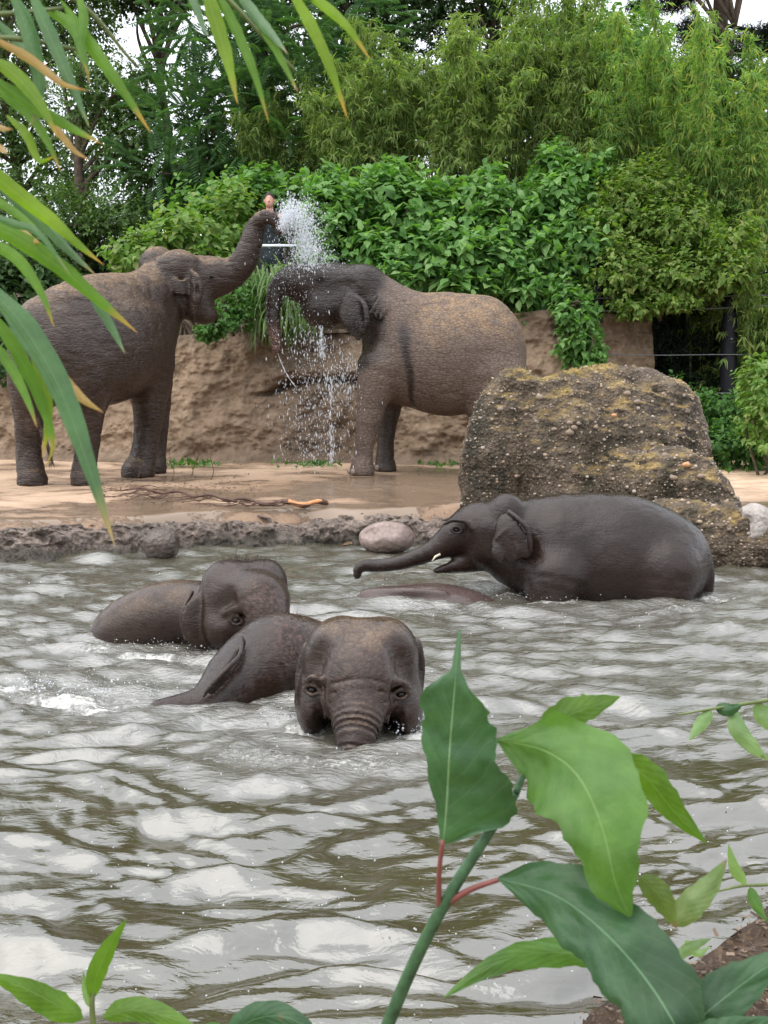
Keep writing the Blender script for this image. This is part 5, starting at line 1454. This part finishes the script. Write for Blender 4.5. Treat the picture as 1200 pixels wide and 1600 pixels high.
# ---------------------------------------------------------------- the onlooker on the deck
def person():
    Y = 20.9
    hc = P(421, 313, Y)                 # centre of the head
    fz = hc[2] - 1.60
    base = np.array([hc[0], Y, fz])
    root = empty('person', base)
    # deck and rail he stands behind
    d = empty('viewing_deck', (hc[0], Y + .3, fz))
    for k in range(8):
        V = np.array([(x, -0.55 + k * .16 + y, z) for z in (-.04, 0) for y in (0, .15) for x in (-.5, .5)])
        obj_np('plank', V, [(0, 1, 3, 2), (4, 6, 7, 5), (0, 4, 5, 1), (2, 3, 7, 6), (0, 2, 6, 4), (1, 5, 7, 3)], M['deck'], d, False)
    for x in (-.42, .42):
        for y in (-.45, .6):
            V, Q = tube([(x, y, -1.0), (x, y, -.03)], .05, 8); obj_np('leg', V, Q, M['deck'], d)
    tag(d, 'small wooden viewing deck among the shrubs under the onlooker', 'deck')
    rz = P(420, 384, Y - .4)[2]
    rr = empty('handrail', (hc[0], Y - .42, fz))
    V, Q = tube([(-.45, 0, rz - fz), (0, 0, rz - fz), (.45, 0, rz - fz)], .022, 10); obj_np('rail', V, Q, M['rail'], rr)
    for x in (-.42, .42):
        V, Q = tube([(x, 0, -.02), (x, 0, rz - fz)], .022, 8); obj_np('post', V, Q, M['post'], rr)
    tag(rr, 'pale metal handrail in front of the onlooker', 'handrail')
    # skin: head and neck, hands with fingers, as one figure
    sh = hc[2] - 0.30
    fd = Field(base + [-.55, -.6, .95], base + [.6, .35, 1.78], 0.011)
    h = hc
    fd.ell(h + [0, 0.01, 0.015], (.078, .098, .105), 0.02)
    fd.ell(h + [0, -.025, -.055], (.058, .075, .07), 0.03)
    fd.chain([(*(h + [0, -.095, .01]), .010), (*(h + [0, -.112, -.025]), .016)], 0.012, smooth=False)
    for s in (-1, 1):
        fd.ell(h + [s * .083, .015, -.01], (.012, .025, .033), 0.01)
        fd.ell(h + [s * .032, -.098, .018], (.018, .014, .012), 0.012, sub=True)
    fd.chain([(*(h + [-.025, -.088, -.062]), .008), (*(h + [.025, -.088, -.062]), .008)], 0.008, smooth=False)
    fd.chain([(*(h + [0, .02, -.08]), .055), (*(h + [0, .03, -.20]), .062)], 0.02, smooth=False)
    hands = []
    for s in (-1, 1):
        wr = h + [s * .17 + .08, -.30, -.36]; pm = wr + [-s * .02, -.035, .06]
        fd.chain([(*(h + [s * .24 + .05, -.15, -.46]), .042), (*wr, .032), (*pm, .038)], 0.02)
        fd.ell(pm + [0, 0, .01], (.040, .022, .045), 0.015)
        for f in range(4):
            a = pm + [-s * .012, -.012, .045 - f * .021]
            fd.chain([(*a, .0095), (*(a + [-s * .032, -.022, .012]), .009), (*(a + [-s * .058, -.006, .012]), .008)], 0.006, 4)
        a = pm + [-s * .02, .012, -.015]
        fd.chain([(*a, .012), (*(a + [-s * .03, .012, .02]), .010), (*(a + [-s * .045, .002, .045]), .009)], 0.008, 4)
        hands.append(pm)
    V, Q = fd.mesh(); V = relax(V, Q, 1, .3)
    obj_np('body', V - base, Q, M['face_skin'], root)
    # jacket
    fd = Field(base + [-.6, -.6, .55], base + [.6, .45, 1.5], 0.016)
    fd.chain([(*(base + [0, .05, .72]), .19), (*(base + [0, .06, 1.05]), .20), (*(base + [0, .04, 1.25]), .19)], 0.05, flat=((0, 1, 0), 1.45))
    fd.chain([(*(base + [-.2, .04, 1.30]), .075), (*(base + [.2, .04, 1.30]), .075)], 0.06, smooth=False)
    for s in (-1, 1):
        fd.chain([(*(base + [s * .21, .04, 1.30]), .072), (*(base + [s * .29, -.08, 1.08]), .062), (*(h + [s * .25 + .05, -.14, -.46]), .055), (*(h + [s * .18 + .08, -.27, -.385]), .046)], 0.03, 4)
    V, Q = fd.mesh(); N = vnormals(V, Q); V = V + N * (.010 * fbm(V, 11, 3, 5))[:, None]
    obj_np('jacket', V - base, Q, M['jacket'], root)
    fd = Field(base + [-.35, -.3, -.03], base + [.35, .35, .85], 0.02)
    for s in (-1, 1):
        fd.chain([(*(base + [s * .09, .05, .78]), .11), (*(base + [s * .11, .03, .45]), .075), (*(base + [s * .11, .05, .08]), .055)], 0.03)
        fd.chain([(*(base + [s * .11, .05, .05]), .05), (*(base + [s * .12, -.12, .04]), .045)], 0.03, smooth=False)
    V, Q = fd.mesh(); obj_np('trousers', V - base, Q, M['trouser'], root)
    fd = Field(h - .16, h + .16, 0.010)
    fd.ell(h + [0, .022, .035], (.086, .102, .098), 0.02)
    fd.ell(h + [0, -.085, -.055], (.085, .085, .085), 0.02, sub=True)
    fd.ell(h + [0, -.02, -.12], (.12, .16, .10), 0.03, sub=True)
    V, Q = fd.mesh(); obj_np('hair', V - base, Q, M['hair'], root)
    tag(root, 'dark-haired person in a dark jacket with raised hands and a phone behind the handrail', 'person')
    c = hands[0] + [.05, -.03, .04]
    V = np.array([(x, y, z) for z in (-.04, .04) for y in (-.005, .005) for x in (-.075, .075)])
    o = obj_np('phone', V, [(0, 2, 3, 1), (4, 5, 7, 6), (0, 1, 5, 4), (2, 6, 7, 3), (0, 4, 6, 2), (1, 3, 7, 5)], M['phone'], None, False, tuple(c))
    V, Q = ball((-.055, -.006, .022), (.011, .004, .011), 8, 6); obj_np('lens', V, Q, M['eye'], o)
    tag(o, 'black phone in one raised hand of the onlooker', 'phone')
person()

# ---------------------------------------------------------------- spray and falling water
def spray():
    g = np.random.default_rng(90)
    Y = 17.5
    pts, sz, st = [], [], []
    def cloud(n, path, sx, smin, smax, sy=.12, str_=1.0):
        c = catmull(np.array([(*P(px, py, Y), 0) for px, py in path])[:, :3], 10)
        i = g.integers(0, len(c), n)
        w = np.array(sx)[(i * len(sx) // len(c)).clip(0, len(sx) - 1)] * mpp(Y)
        p = c[i] + np.column_stack([g.normal(0, 1, n) * w, g.normal(0, sy, n), g.normal(0, 1, n) * w * .8])
        pts.append(p); sz.append(np.clip(g.lognormal(math.log(smin * .62), .55, n), .0015, smax * .85)); st.append(np.full(n, str_))
    cloud(3000, [(440, 360), (449, 342), (460, 328)], [3, 6, 11], .006, .016)
    cloud(4400, [(460, 330), (465, 345), (472, 368), (480, 392), (486, 412)], [14, 13, 11, 11, 15], .0062, .016)
    cloud(1500, [(462, 318), (478, 335), (492, 370), (500, 408)], [18, 16, 12], .004, .010, .2)
    cloud(900, [(440, 360), (450, 400), (455, 450), (460, 500)], [20, 22, 24], .0032, .007, .25, 1.8)
    cloud(400, [(445, 412), (470, 410), (500, 408), (530, 408)], [10, 12, 8], .004, .008, .25)
    cloud(150, [(501, 512), (502, 535), (503, 555)], [1.6, 3, 4], .0075, .016, .03, 2.2)
    cloud(1100, [(470, 510), (500, 560), (520, 600), (520, 640)], [26, 30, 30], .0046, .011, .3, 2.0)
    cloud(1300, [(480, 580), (490, 640), (495, 690), (495, 722)], [34, 34, 30], .0040, .009, .3, 2.4)
    cloud(150, [(516, 590), (517, 640), (517, 700), (517, 722)], [2.5, 3, 3], .007, .014, .05, 2.4)
    cloud(320, [(546, 560), (540, 620)], [14, 14], .0055, .010, .2, 2.0)
    p, s, e = np.vstack(pts), np.concatenate(sz), np.concatenate(st)
    ok = (p[:, 2] > GZ + .01)
    p, s, e = p[ok], s[ok], e[ok]
    TV = [(1, 0, 0), (-1, 0, 0), (0, 1, 0), (0, -1, 0), (0, 0, 1), (0, 0, -1)]
    TF = [(0, 2, 4), (2, 1, 4), (1, 3, 4), (3, 0, 4), (2, 0, 5), (1, 2, 5), (3, 1, 5), (0, 3, 5)]
    V, Fc = scatter(TV, TF, p, frame(np.column_stack([g.normal(0, .15, len(p)), g.normal(0, 1, len(p)), g.normal(0, .15, len(p))])), np.column_stack([s, s, s * e * g.uniform(1.0, 2.6, len(p))]))
    o = obj_np('water_spray', V, Fc, M['drops'], None, True, tuple(P(480, 420, Y)))
    tag(o, 'white burst of water drops falling between the two standing elephants', 'water spray', kind='stuff')
    c = catmull([P(433, 549, 17.8), P(440, 568, 17.8), P(450, 588, 17.78), P(463, 606, 17.76)], 8)
    V, Q = tube(c, .006 + .003 * np.sin(np.arange(len(c)) * 1.3), 6)
    o = obj_np('water_jet', V, Q, M['drops'], None, True, tuple(c[0]))
    tag(o, 'thin stream of water dribbling from the hanging trunk tip', 'water')
    # splashes thrown up by the calves and small bubbles afloat
    p, s = [], []
    for (px, py, n, w, h) in ((95, 1082, 260, .26, .05), (20, 1072, 120, .2, .05), (465, 1120, 60, .1, .04), (650, 1140, 60, .08, .03), (225, 1010, 60, .2, .02), (850, 935, 50, .25, .02), (330, 1010, 40, .15, .02)):
        c = G(px, py, 0)
        p.append(c + np.column_stack([g.normal(0, w, n), g.normal(0, .07, n), np.abs(g.normal(.02, h * .6, n))])); s.append(np.clip(g.lognormal(math.log(.0032), .5, n), .0015, .008))
    n = 700
    yy = 1 / g.uniform(1 / 11.5, 1 / 3.0, n); xx = g.uniform(-1, 1, n) * (.33 * yy)
    m = fbm(np.column_stack([xx, yy, 0 * xx]), 1.2, 3, 5) > 0.0
    p.append(np.column_stack([xx, yy, np.full(n, .004)])[m]); s.append(g.uniform(.0015, .0055, m.sum()) * (yy[m] / 6) ** .5)
    p, s = np.vstack(p), np.concatenate(s)
    V, Fc = scatter(TV, TF, p, frame(ndir(g, len(p))), s)
    o = obj_np('splash_drops', V, Fc, M['drops'], None, True, (0, 7, 0))
    tag(o, 'white splash drops and bubbles on the pool round the calves', 'splash', kind='stuff')
spray()

# ---------------------------------------------------------------- foliage close to the viewer
def near_leaf_mat(name, a, b, tip=None, transl=.3, rough=.42, vein=(.15, .25, .08), nvein=9.0):
    t = NT(name)
    u, v = t.attr('across'), t.attr('along')
    n = t.noise(22.0, 4, .6, t.coord())
    n9 = t.noise(7.0, 5, .65, t.coord())
    c = t.mix(t.map(n, .3, .7), a, b)
    c = t.mix(t.map(n9, .42, .62, 0, .6), c, tuple(.45 * x for x in a))
    if tip is not None:
        c = t.mix(t.map(t.math('ADD', v, t.math('MULTIPLY', n, .3)), .98, 1.16), c, tip)
    sp = t.vor(38.0, 'F1', t.coord())
    spm = t.math('MULTIPLY', t.map(sp, .10, .16, 1.0, 0.0), t.map(t.noise(5.0, 3, .6, t.coord()), .52, .6))
    c = t.mix(t.math('MULTIPLY', spm, .7), c, (.10, .07, .03))
    au = t.math('ABSOLUTE', u)
    mid = t.map(au, .0, .035, 1.0, 0.0)
    ph = t.math('SUBTRACT', t.math('MULTIPLY', v, nvein), t.math('MULTIPLY', au, 2.4))
    fr = t.math('ABSOLUTE', t.math('SUBTRACT', t.math('FRACT', ph), .5))
    side = t.map(fr, .0, .07, 1.0, 0.0)
    c = t.mix(t.math('MAXIMUM', mid, t.math('MULTIPLY', side, .10)), c, vein)
    h = t.math('ADD', t.math('MULTIPLY', fr, 1.0), t.math('MULTIPLY', n, .6))
    h = t.math('SUBTRACT', h, t.math('MULTIPLY', mid, .5))
    cr = t.math('ADD', t.noise(60.0, 5, .65, t.coord()), t.math('MULTIPLY', t.noise(200.0, 3, .6, t.coord()), .4))
    b_ = t.bsdf(c, t.math('ADD', rough, t.map(n9, .35, .65, -.12, .14)), t.bump(cr, .30, .003, t.bump(h, .15, .004)), .42)
    tr = t.N('BsdfTranslucent'); t.l.new(t.mix(1.0, c, (1.35, 1.5, .4), 'MULTIPLY'), tr.inputs['Color'])
    m = t.N('MixShader'); m.inputs[0].default_value = transl
    t.l.new(b_, m.inputs[1]); t.l.new(tr.outputs[0], m.inputs[2])
    return t.done(m.outputs[0])
M['nl_green'] = near_leaf_mat('fresh_leaf', (.058, .140, .022), (.092, .20, .032))
M['nl_dark'] = near_leaf_mat('deep_green_leaf', (.020, .066, .022), (.036, .096, .030), transl=.15, vein=(.10, .20, .10))
M['nl_blue'] = near_leaf_mat('glossy_grey_green_leaf', (.040, .105, .040), (.065, .155, .058), transl=.22, rough=.30, vein=(.18, .28, .15))
M['nl_lime'] = near_leaf_mat('lime_leaf', (.085, .18, .018), (.125, .24, .028), transl=.4)
M['nl_pink'] = near_leaf_mat('pink_tinged_leaf', (.13, .21, .06), (.17, .22, .08), (.22, .09, .10))
M['nl_pale'] = near_leaf_mat('pale_leaf', (.16, .27, .10), (.22, .34, .14), transl=.35)
M['bl_green'] = near_leaf_mat('bamboo_blade', (.085, .20, .014), (.13, .26, .020), (.45, .24, .06), .55, .5, (.18, .30, .06), 0.0)
M['bl_lime'] = near_leaf_mat('lime_bamboo_blade', (.15, .27, .014), (.21, .33, .022), (.50, .27, .07), .6, .5, (.26, .36, .08), 0.0)  # yellow-green blades
M['bl_deep'] = near_leaf_mat('deep_bamboo_blade', (.035, .105, .025), (.06, .15, .035), (.20, .20, .05), .3, .35, (.12, .22, .08), 0.0)
M['bl_grey'] = near_leaf_mat('sheen_bamboo_blade', (.055, .13, .045), (.085, .18, .06), (.3, .2, .08), .25, .22, (.14, .24, .10), 0.0)
M['bl_dry'] = near_leaf_mat('withered_bamboo_blade', (.30, .19, .05), (.42, .27, .08), (.30, .12, .04), .4, .5, (.4, .28, .1), 0.0)
M['nstem'] = plain('green_stem', (.045, .10, .045), .5, .3, .45, 45, .25)
M['nstem_red'] = plain('red_petiole', (.17, .055, .045), .4, .4, .3, 30, .1)
M['btwig'] = plain('bamboo_twig', (.10, .13, .04), .5, .4, .3, 30, .1)
def near_leaf(root, mat, mid, wl, wr, fold=.25, curl=0.0, wave=.0, seed=0, nt=26, ns=9, prof=None):
    # mid: (px, py, Y) along the midrib; wl, wr: half widths in photo pixels on either side
    m = catmull(np.array([P(*q) for q in mid]), 12)
    seg = np.r_[0, np.cumsum(np.linalg.norm(np.diff(m, axis=0), axis=1))]
    t = np.linspace(0, 1, nt)
    c = np.stack([np.interp(t * seg[-1], seg, m[:, j]) for j in range(3)], 1)
    T = np.gradient(c, axis=0); T /= np.linalg.norm(T, axis=1, keepdims=True)
    view = c - np.array([0, 0, CAMZ]); view /= np.linalg.norm(view, axis=1, keepdims=True)
    S = np.cross(view, T); S /= np.linalg.norm(S, axis=1, keepdims=True)     # across the leaf
    Nn = np.cross(T, S)
    w = np.interp(t, *prof) if prof else np.sin(math.pi * np.clip(t, 0, 1) ** .72) ** .8 * (1 - .25 * t)
    g = np.random.default_rng(seed)
    V, A, L = [], [], []
    jag = g.normal(0, 1, nt); pk = .16 if prof is None else .05
    ss = np.linspace(-1, 1, ns)
    for i in range(nt):
        for s in ss:
            ww = (wl if s < 0 else wr)
            ww = (np.interp(t[i], np.linspace(0, 1, len(ww)), ww) if hasattr(ww, '__len__') else ww * w[i]) * mpp(c[i][1])
            ww_ = abs(ww)
            ed = 1 + (wave * math.sin(t[i] * 31 + 2.5 * np.sign(s) + seed) + .035 * jag[i]) * abs(s) ** 3
            off = S[i] * s * ww * ed + Nn[i] * (fold * abs(s) * ww - curl * s * s * ww + wave * 1.6 * ww * abs(s) ** 2 * math.sin(t[i] * 17 + 3 * np.sign(s) + seed))
            off = off + Nn[i] * pk * ww_ * (vnoise(np.array([[t[i] * 7.0, s * 2.2, seed * 3.1]]), 1.0, 5)[0] + .5 * vnoise(np.array([[t[i] * 16.0, s * 5, seed * 3.1]]), 1.0, 6)[0])
            V.append(c[i] + off); A.append(s); L.append(t[i])
    base = np.array(root.location)
    o = obj_np('leaf', np.array(V) - base, grid_faces(nt, ns), M[mat], root)
    attr(o, 'across', A); attr(o, 'along', L)
    return o
def twig(root, name, pts, r, mat):
    V, Q = tube(catmull(np.array([P(*q) for q in pts]), 6), np.interp(np.linspace(0, 1, 6 * (len(pts) - 1) + 1), np.linspace(0, 1, len(r)), r), 8)
    return obj_np(name, V - np.array(root.location), Q, M[mat], root)

def big_sapling():
    root = empty('leafy_sapling', P(560, 1700, 1.15))
    m = mpp(1.1)
    twig(root, 'stem', [(590, 1640, 1.14), (640, 1520, 1.12), (690, 1420, 1.1), (745, 1330, 1.1), (806, 1240, 1.1)], [11.5 * m, 11 * m, 10.5 * m, 9.5 * m, 7 * m], 'nstem')
    twig(root, 'petiole', [(686, 1420, 1.1), (686, 1365, 1.09), (692, 1312, 1.085)], [5 * m, 4 * m, 3.5 * m], 'nstem_red')
    twig(root, 'petiole', [(695, 1414, 1.1), (735, 1390, 1.09), (786, 1372, 1.08)], [6 * m, 5 * m, 4 * m], 'nstem_red')
    twig(root, 'petiole', [(806, 1240, 1.1), (822, 1200, 1.11), (842, 1152, 1.12)], [6 * m, 5 * m, 4 * m], 'nstem')
    near_leaf(root, 'nl_blue', [(692, 1318, 1.085), (697, 1255, 1.085), (703, 1160, 1.08), (711, 1070, 1.08), (718, 985, 1.10)],
              [4, 10, 18, 28, 36, 42, 48, 52, 46, 8, 5, 2], [10, 90, 122, 105, 85, 75, 68, 62, 24, 8, 5, 2], .12, 0, .06, 2, 48, 13)
    near_leaf(root, 'nl_green', [(776, 1156, 1.10), (850, 1172, 1.06), (903, 1212, 1.02), (940, 1290, .99), (962, 1380, .98), (985, 1432, .98)],
              [2, 28, 62, 82, 90, 80, 52, 34, 4], [2, 46, 78, 92, 86, 64, 52, 40, 4], .18, .12, .05, 3, 40, 11)
    near_leaf(root, 'nl_lime', [(842, 1156, 1.12), (880, 1122, 1.13), (925, 1104, 1.14), (970, 1088, 1.16)], 30, 26, .22, 0, .05, 4)
    near_leaf(root, 'nl_lime', [(965, 1180, 1.10), (1010, 1215, 1.11), (1055, 1270, 1.12), (1104, 1318, 1.13)], 30, 26, .2, 0, .03, 5)
    near_leaf(root, 'nl_lime', [(845, 1165, 1.14), (885, 1160, 1.13), (960, 1200, 1.12)], 34, 26, .2, 0, .03, 6)
    near_leaf(root, 'nl_dark', [(778, 1372, 1.08), (870, 1400, 1.03), (950, 1462, .98), (1020, 1545, .94), (1075, 1640, .92), (1100, 1700, .92)],
              [2, 38, 58, 66, 72, 76, 70, 40, 4], [2, 30, 52, 62, 66, 72, 66, 40, 4], .2, .10, .04, 7, 40, 11)
    near_leaf(root, 'nl_green', [(945, 1505, 1.12), (880, 1488, 1.11), (800, 1496, 1.10), (740, 1526, 1.09), (692, 1560, 1.08)], 26, 24, .22, 0, .05, 8)
    near_leaf(root, 'nl_dark', [(1010, 1690, .95), (1075, 1610, .95), (1150, 1545, .96), (1245, 1478, .97)], 58, 52, .2, .1, .04, 9, 34, 11)
    near_leaf(root, 'nl_dark', [(1040, 1700, .9), (1110, 1640, .9), (1210, 1590, .92)], 50, 46, .2, .1, .04, 19, 34, 11)
    near_leaf(root, 'nl_pink', [(1056, 1448, 1.15), (1080, 1415, 1.15), (1108, 1385, 1.16), (1136, 1342, 1.17)], 26, 24, .25, 0, .06, 10)
    near_leaf(root, 'nl_pink', [(1000, 1370, 1.05), (1030, 1400, 1.06), (1058, 1452, 1.08)], 24, 22, .25, 0, .05, 11)
    near_leaf(root, 'nl_pale', [(1050, 1500, 1.16), (1085, 1478, 1.16), (1112, 1466, 1.17)], 11, 10, .3, 0, .05, 12)
    tag(root, 'sapling with broad glossy green leaves on a thick slanting green stem', 'plant')
big_sapling()
def side_sprig(name, label, stemp, leaves, r, seed):
    root = empty(name, P(*stemp[0]))
    twig(root, 'stem', stemp, r, 'btwig')
    for k, (mat, mid, w) in enumerate(leaves):
        near_leaf(root, mat, mid, w, w * .85, .3, .0, .05, seed + k, 20, 7)
    return tag(root, label, 'plant')
side_sprig('sprig', 'thin leafy twig reaching out above the dimpled water', [(1290, 1075, 1.9), (1200, 1094, 1.9), (1140, 1103, 1.88), (1060, 1117, 1.86)],
           [('nl_pale', [(1112, 1110, 1.87), (1095, 1130, 1.86), (1076, 1158, 1.85)], 13), ('nl_dark', [(1118, 1104, 1.88), (1138, 1110, 1.87), (1160, 1102, 1.86)], 13),
            ('nl_pale', [(1146, 1106, 1.88), (1152, 1140, 1.86), (1180, 1172, 1.85), (1206, 1190, 1.85)], 17), ('nl_pale', [(1180, 1100, 1.9), (1195, 1122, 1.89), (1215, 1150, 1.88)], 18),
            ('nl_green', [(1200, 1094, 1.9), (1225, 1080, 1.9), (1260, 1085, 1.9)], 16)], [.0035, .003, .0025, .0015], 20)
side_sprig('sprig', 'bent twig with narrow leaves over the mulch bank', [(1290, 1372, 1.9), (1200, 1382, 1.9), (1160, 1384, 1.88), (1124, 1392, 1.87)],
           [('nl_pale', [(1166, 1382, 1.88), (1148, 1355, 1.87), (1138, 1318, 1.87)], 11), ('nl_green', [(1172, 1386, 1.88), (1180, 1412, 1.87), (1200, 1442, 1.86)], 11),
            ('nl_pale', [(1142, 1545, 1.9), (1150, 1520, 1.88), (1176, 1505, 1.86)], 14), ('nl_pale', [(1070, 1470, 2.0), (1090, 1490, 2.0), (1110, 1478, 2.0)], 9)], [.0035, .003, .0025, .0015], 30)
side_sprig('seedling', 'lime green seedling with an upright top leaf at the water edge', [(146, 1700, 1.3), (146, 1620, 1.3), (144, 1572, 1.3), (146, 1550, 1.3)],
           [('nl_lime', [(143, 1562, 1.3), (152, 1520, 1.29), (172, 1478, 1.28), (198, 1436, 1.27)], 19), ('nl_lime', [(130, 1592, 1.3), (85, 1568, 1.29), (40, 1545, 1.28), (-20, 1520, 1.27)], 28),
            ('nl_lime', [(160, 1590, 1.3), (205, 1578, 1.29), (260, 1588, 1.28), (312, 1610, 1.27)], 24), ('nl_dark', [(350, 1620, 1.25), (400, 1592, 1.24), (450, 1590, 1.23), (510, 1625, 1.22)], 28),
            ('nl_pale', [(142, 1575, 1.3), (134, 1545, 1.3), (130, 1518, 1.3)], 8), ('nl_green', [(380, 1640, 1.25), (330, 1612, 1.24), (280, 1625, 1.23)], 22)], [.004, .0035, .003, .002], 40)

PB_ = ((0, .15), (.10, .55), (.3, 1.0), (.6, .82), (.85, .38), (1, .02))
PROF = (tuple(q[0] for q in PB_), tuple(q[1] for q in PB_))
def bamboo_spray(label, stemp, blades):
    root = empty('bamboo_branch', P(*stemp[0][0]))
    for s in stemp:
        twig(root, 'twig', s, [.0026, .0020, .0012], 'btwig')
    for k, (mat, Y0, w, pts) in enumerate(blades):
        n = len(pts)
        near_leaf(root, mat, [(x, y, Y0 - .05 * i / (n - 1)) for i, (x, y) in enumerate(pts)], w * .82, w * .66, .35, 0, .03, 60 + k, 26, 5, PROF)
    return tag(root, label, 'bamboo', 'bamboo sprays close by')
bamboo_spray('spray of long bamboo leaves with orange tips hanging before the trunk-raising elephant',
    [[(-160, 180, 1.15), (-60, 250, 1.12), (0, 330, 1.1)], [(-120, 400, 1.0), (-40, 440, 1.0), (30, 510, 1.0)]],
    [('bl_lime', 1.1, 17, [(-60, 225), (10, 290), (80, 345), (125, 385), (162, 414)]),
     ('bl_grey', 1.12, 13, [(-10, 288), (60, 345), (110, 395), (150, 430)]),
     ('bl_green', 1.05, 20, [(-70, 330), (20, 370), (95, 420), (160, 475), (215, 520)]),
     ('bl_deep', 1.06, 11, [(130, 440), (155, 480), (178, 520), (195, 552)]),
     ('bl_dry', 1.07, 9, [(20, 350), (45, 372), (62, 380)]),
     ('bl_green', 1.0, 13, [(-50, 365), (20, 400), (62, 455), (85, 512)]),
     ('bl_grey', .95, 27, [(-60, 415), (20, 490), (85, 590), (125, 690), (155, 780), (180, 855)]),
     ('bl_green', .97, 15, [(-30, 470), (20, 540), (60, 620), (82, 690), (72, 730)]),
     ('bl_lime', .98, 13, [(45, 540), (68, 600), (74, 660), (66, 715)]),
     ('bl_dry', .99, 12, [(70, 560), (105, 600), (130, 625), (162, 645)]),
     ('bl_green', .96, 12, [(-40, 510), (10, 565), (40, 620), (58, 668)]),
     ('bl_deep', 1.02, 9, [(-30, 330), (20, 350), (60, 365), (110, 430)]),
     ('bl_green', 1.1, 10, [(-40, 300), (0, 318), (40, 345), (70, 370)])])
bamboo_spray('thick cluster of bamboo leaves in the upper corner, some yellowed',
    [[(-120, 20, .95), (0, 22, .97), (104, 12, 1.0)], [(-100, 60, .95), (40, 62, .97), (168, 90, 1.0)], [(-100, -40, 1.0), (100, -10, 1.0), (215, 105, 1.02)]],
    [('bl_deep', .98, 17, [(10, -30), (40, 40), (58, 110), (60, 165), (45, 200)]),
     ('bl_deep', .97, 15, [(40, -30), (75, 50), (110, 130), (140, 200)]),
     ('bl_green', 1.0, 14, [(95, 0), (140, 70), (190, 140), (236, 208)]),
     ('bl_green', 1.0, 12, [(60, 10), (110, 40), (130, 90), (140, 130)]),
     ('bl_dry', .96, 10, [(-20, 55), (50, 95), (95, 130), (138, 142)]),
     ('bl_lime', .95, 16, [(-30, 85), (20, 115), (60, 160), (90, 215)]),
     ('bl_green', .95, 14, [(-30, 110), (50, 165), (110, 200), (160, 225)]),
     ('bl_green', .97, 12, [(-20, 130), (40, 175), (70, 215), (95, 268)]),
     ('bl_dry', .96, 8, [(60, 165), (90, 205), (115, 235), (140, 250)]),
     ('bl_deep', 1.02, 10, [(-20, 20), (30, 70), (60, 110), (80, 150)]),
     ('bl_green', 1.0, 10, [(120, -20), (130, 30), (125, 80), (138, 115)]),
     ('bl_lime', .98, 10, [(10, 180), (40, 210), (60, 250), (85, 245)]),
     ('bl_dry', .97, 7, [(-20, 185), (0, 200), (20, 202)]),
     ('bl_dry', .97, 8, [(-20, 225), (0, 232), (12, 240)])])
bamboo_spray('hanging bamboo leaves along the top edge against the dark pinnate tree',
    [[(240, -60, 1.0), (330, -25, 1.0), (460, 110, 1.0)], [(400, -60, 1.05), (460, -20, 1.05), (520, 20, 1.05)]],
    [('bl_lime', 1.0, 16, [(315, -40), (335, 30), (355, 95), (371, 162)]),
     ('bl_green', 1.0, 11, [(330, -30), (365, 40), (395, 110), (420, 192)]),
     ('bl_grey', 1.02, 12, [(360, -30), (395, 20), (425, 55), (450, 85)]),
     ('bl_green', 1.01, 9, [(385, 10), (420, 60), (445, 105), (466, 145)]),
     ('bl_lime', 1.05, 13, [(445, -30), (485, 40), (515, 105), (543, 186)]),
     ('bl_lime', 1.06, 11, [(455, -30), (500, 5), (540, 40), (578, 92)]),
     ('bl_deep', 1.03, 8, [(285, -30), (305, 10), (318, 45), (326, 55)])])
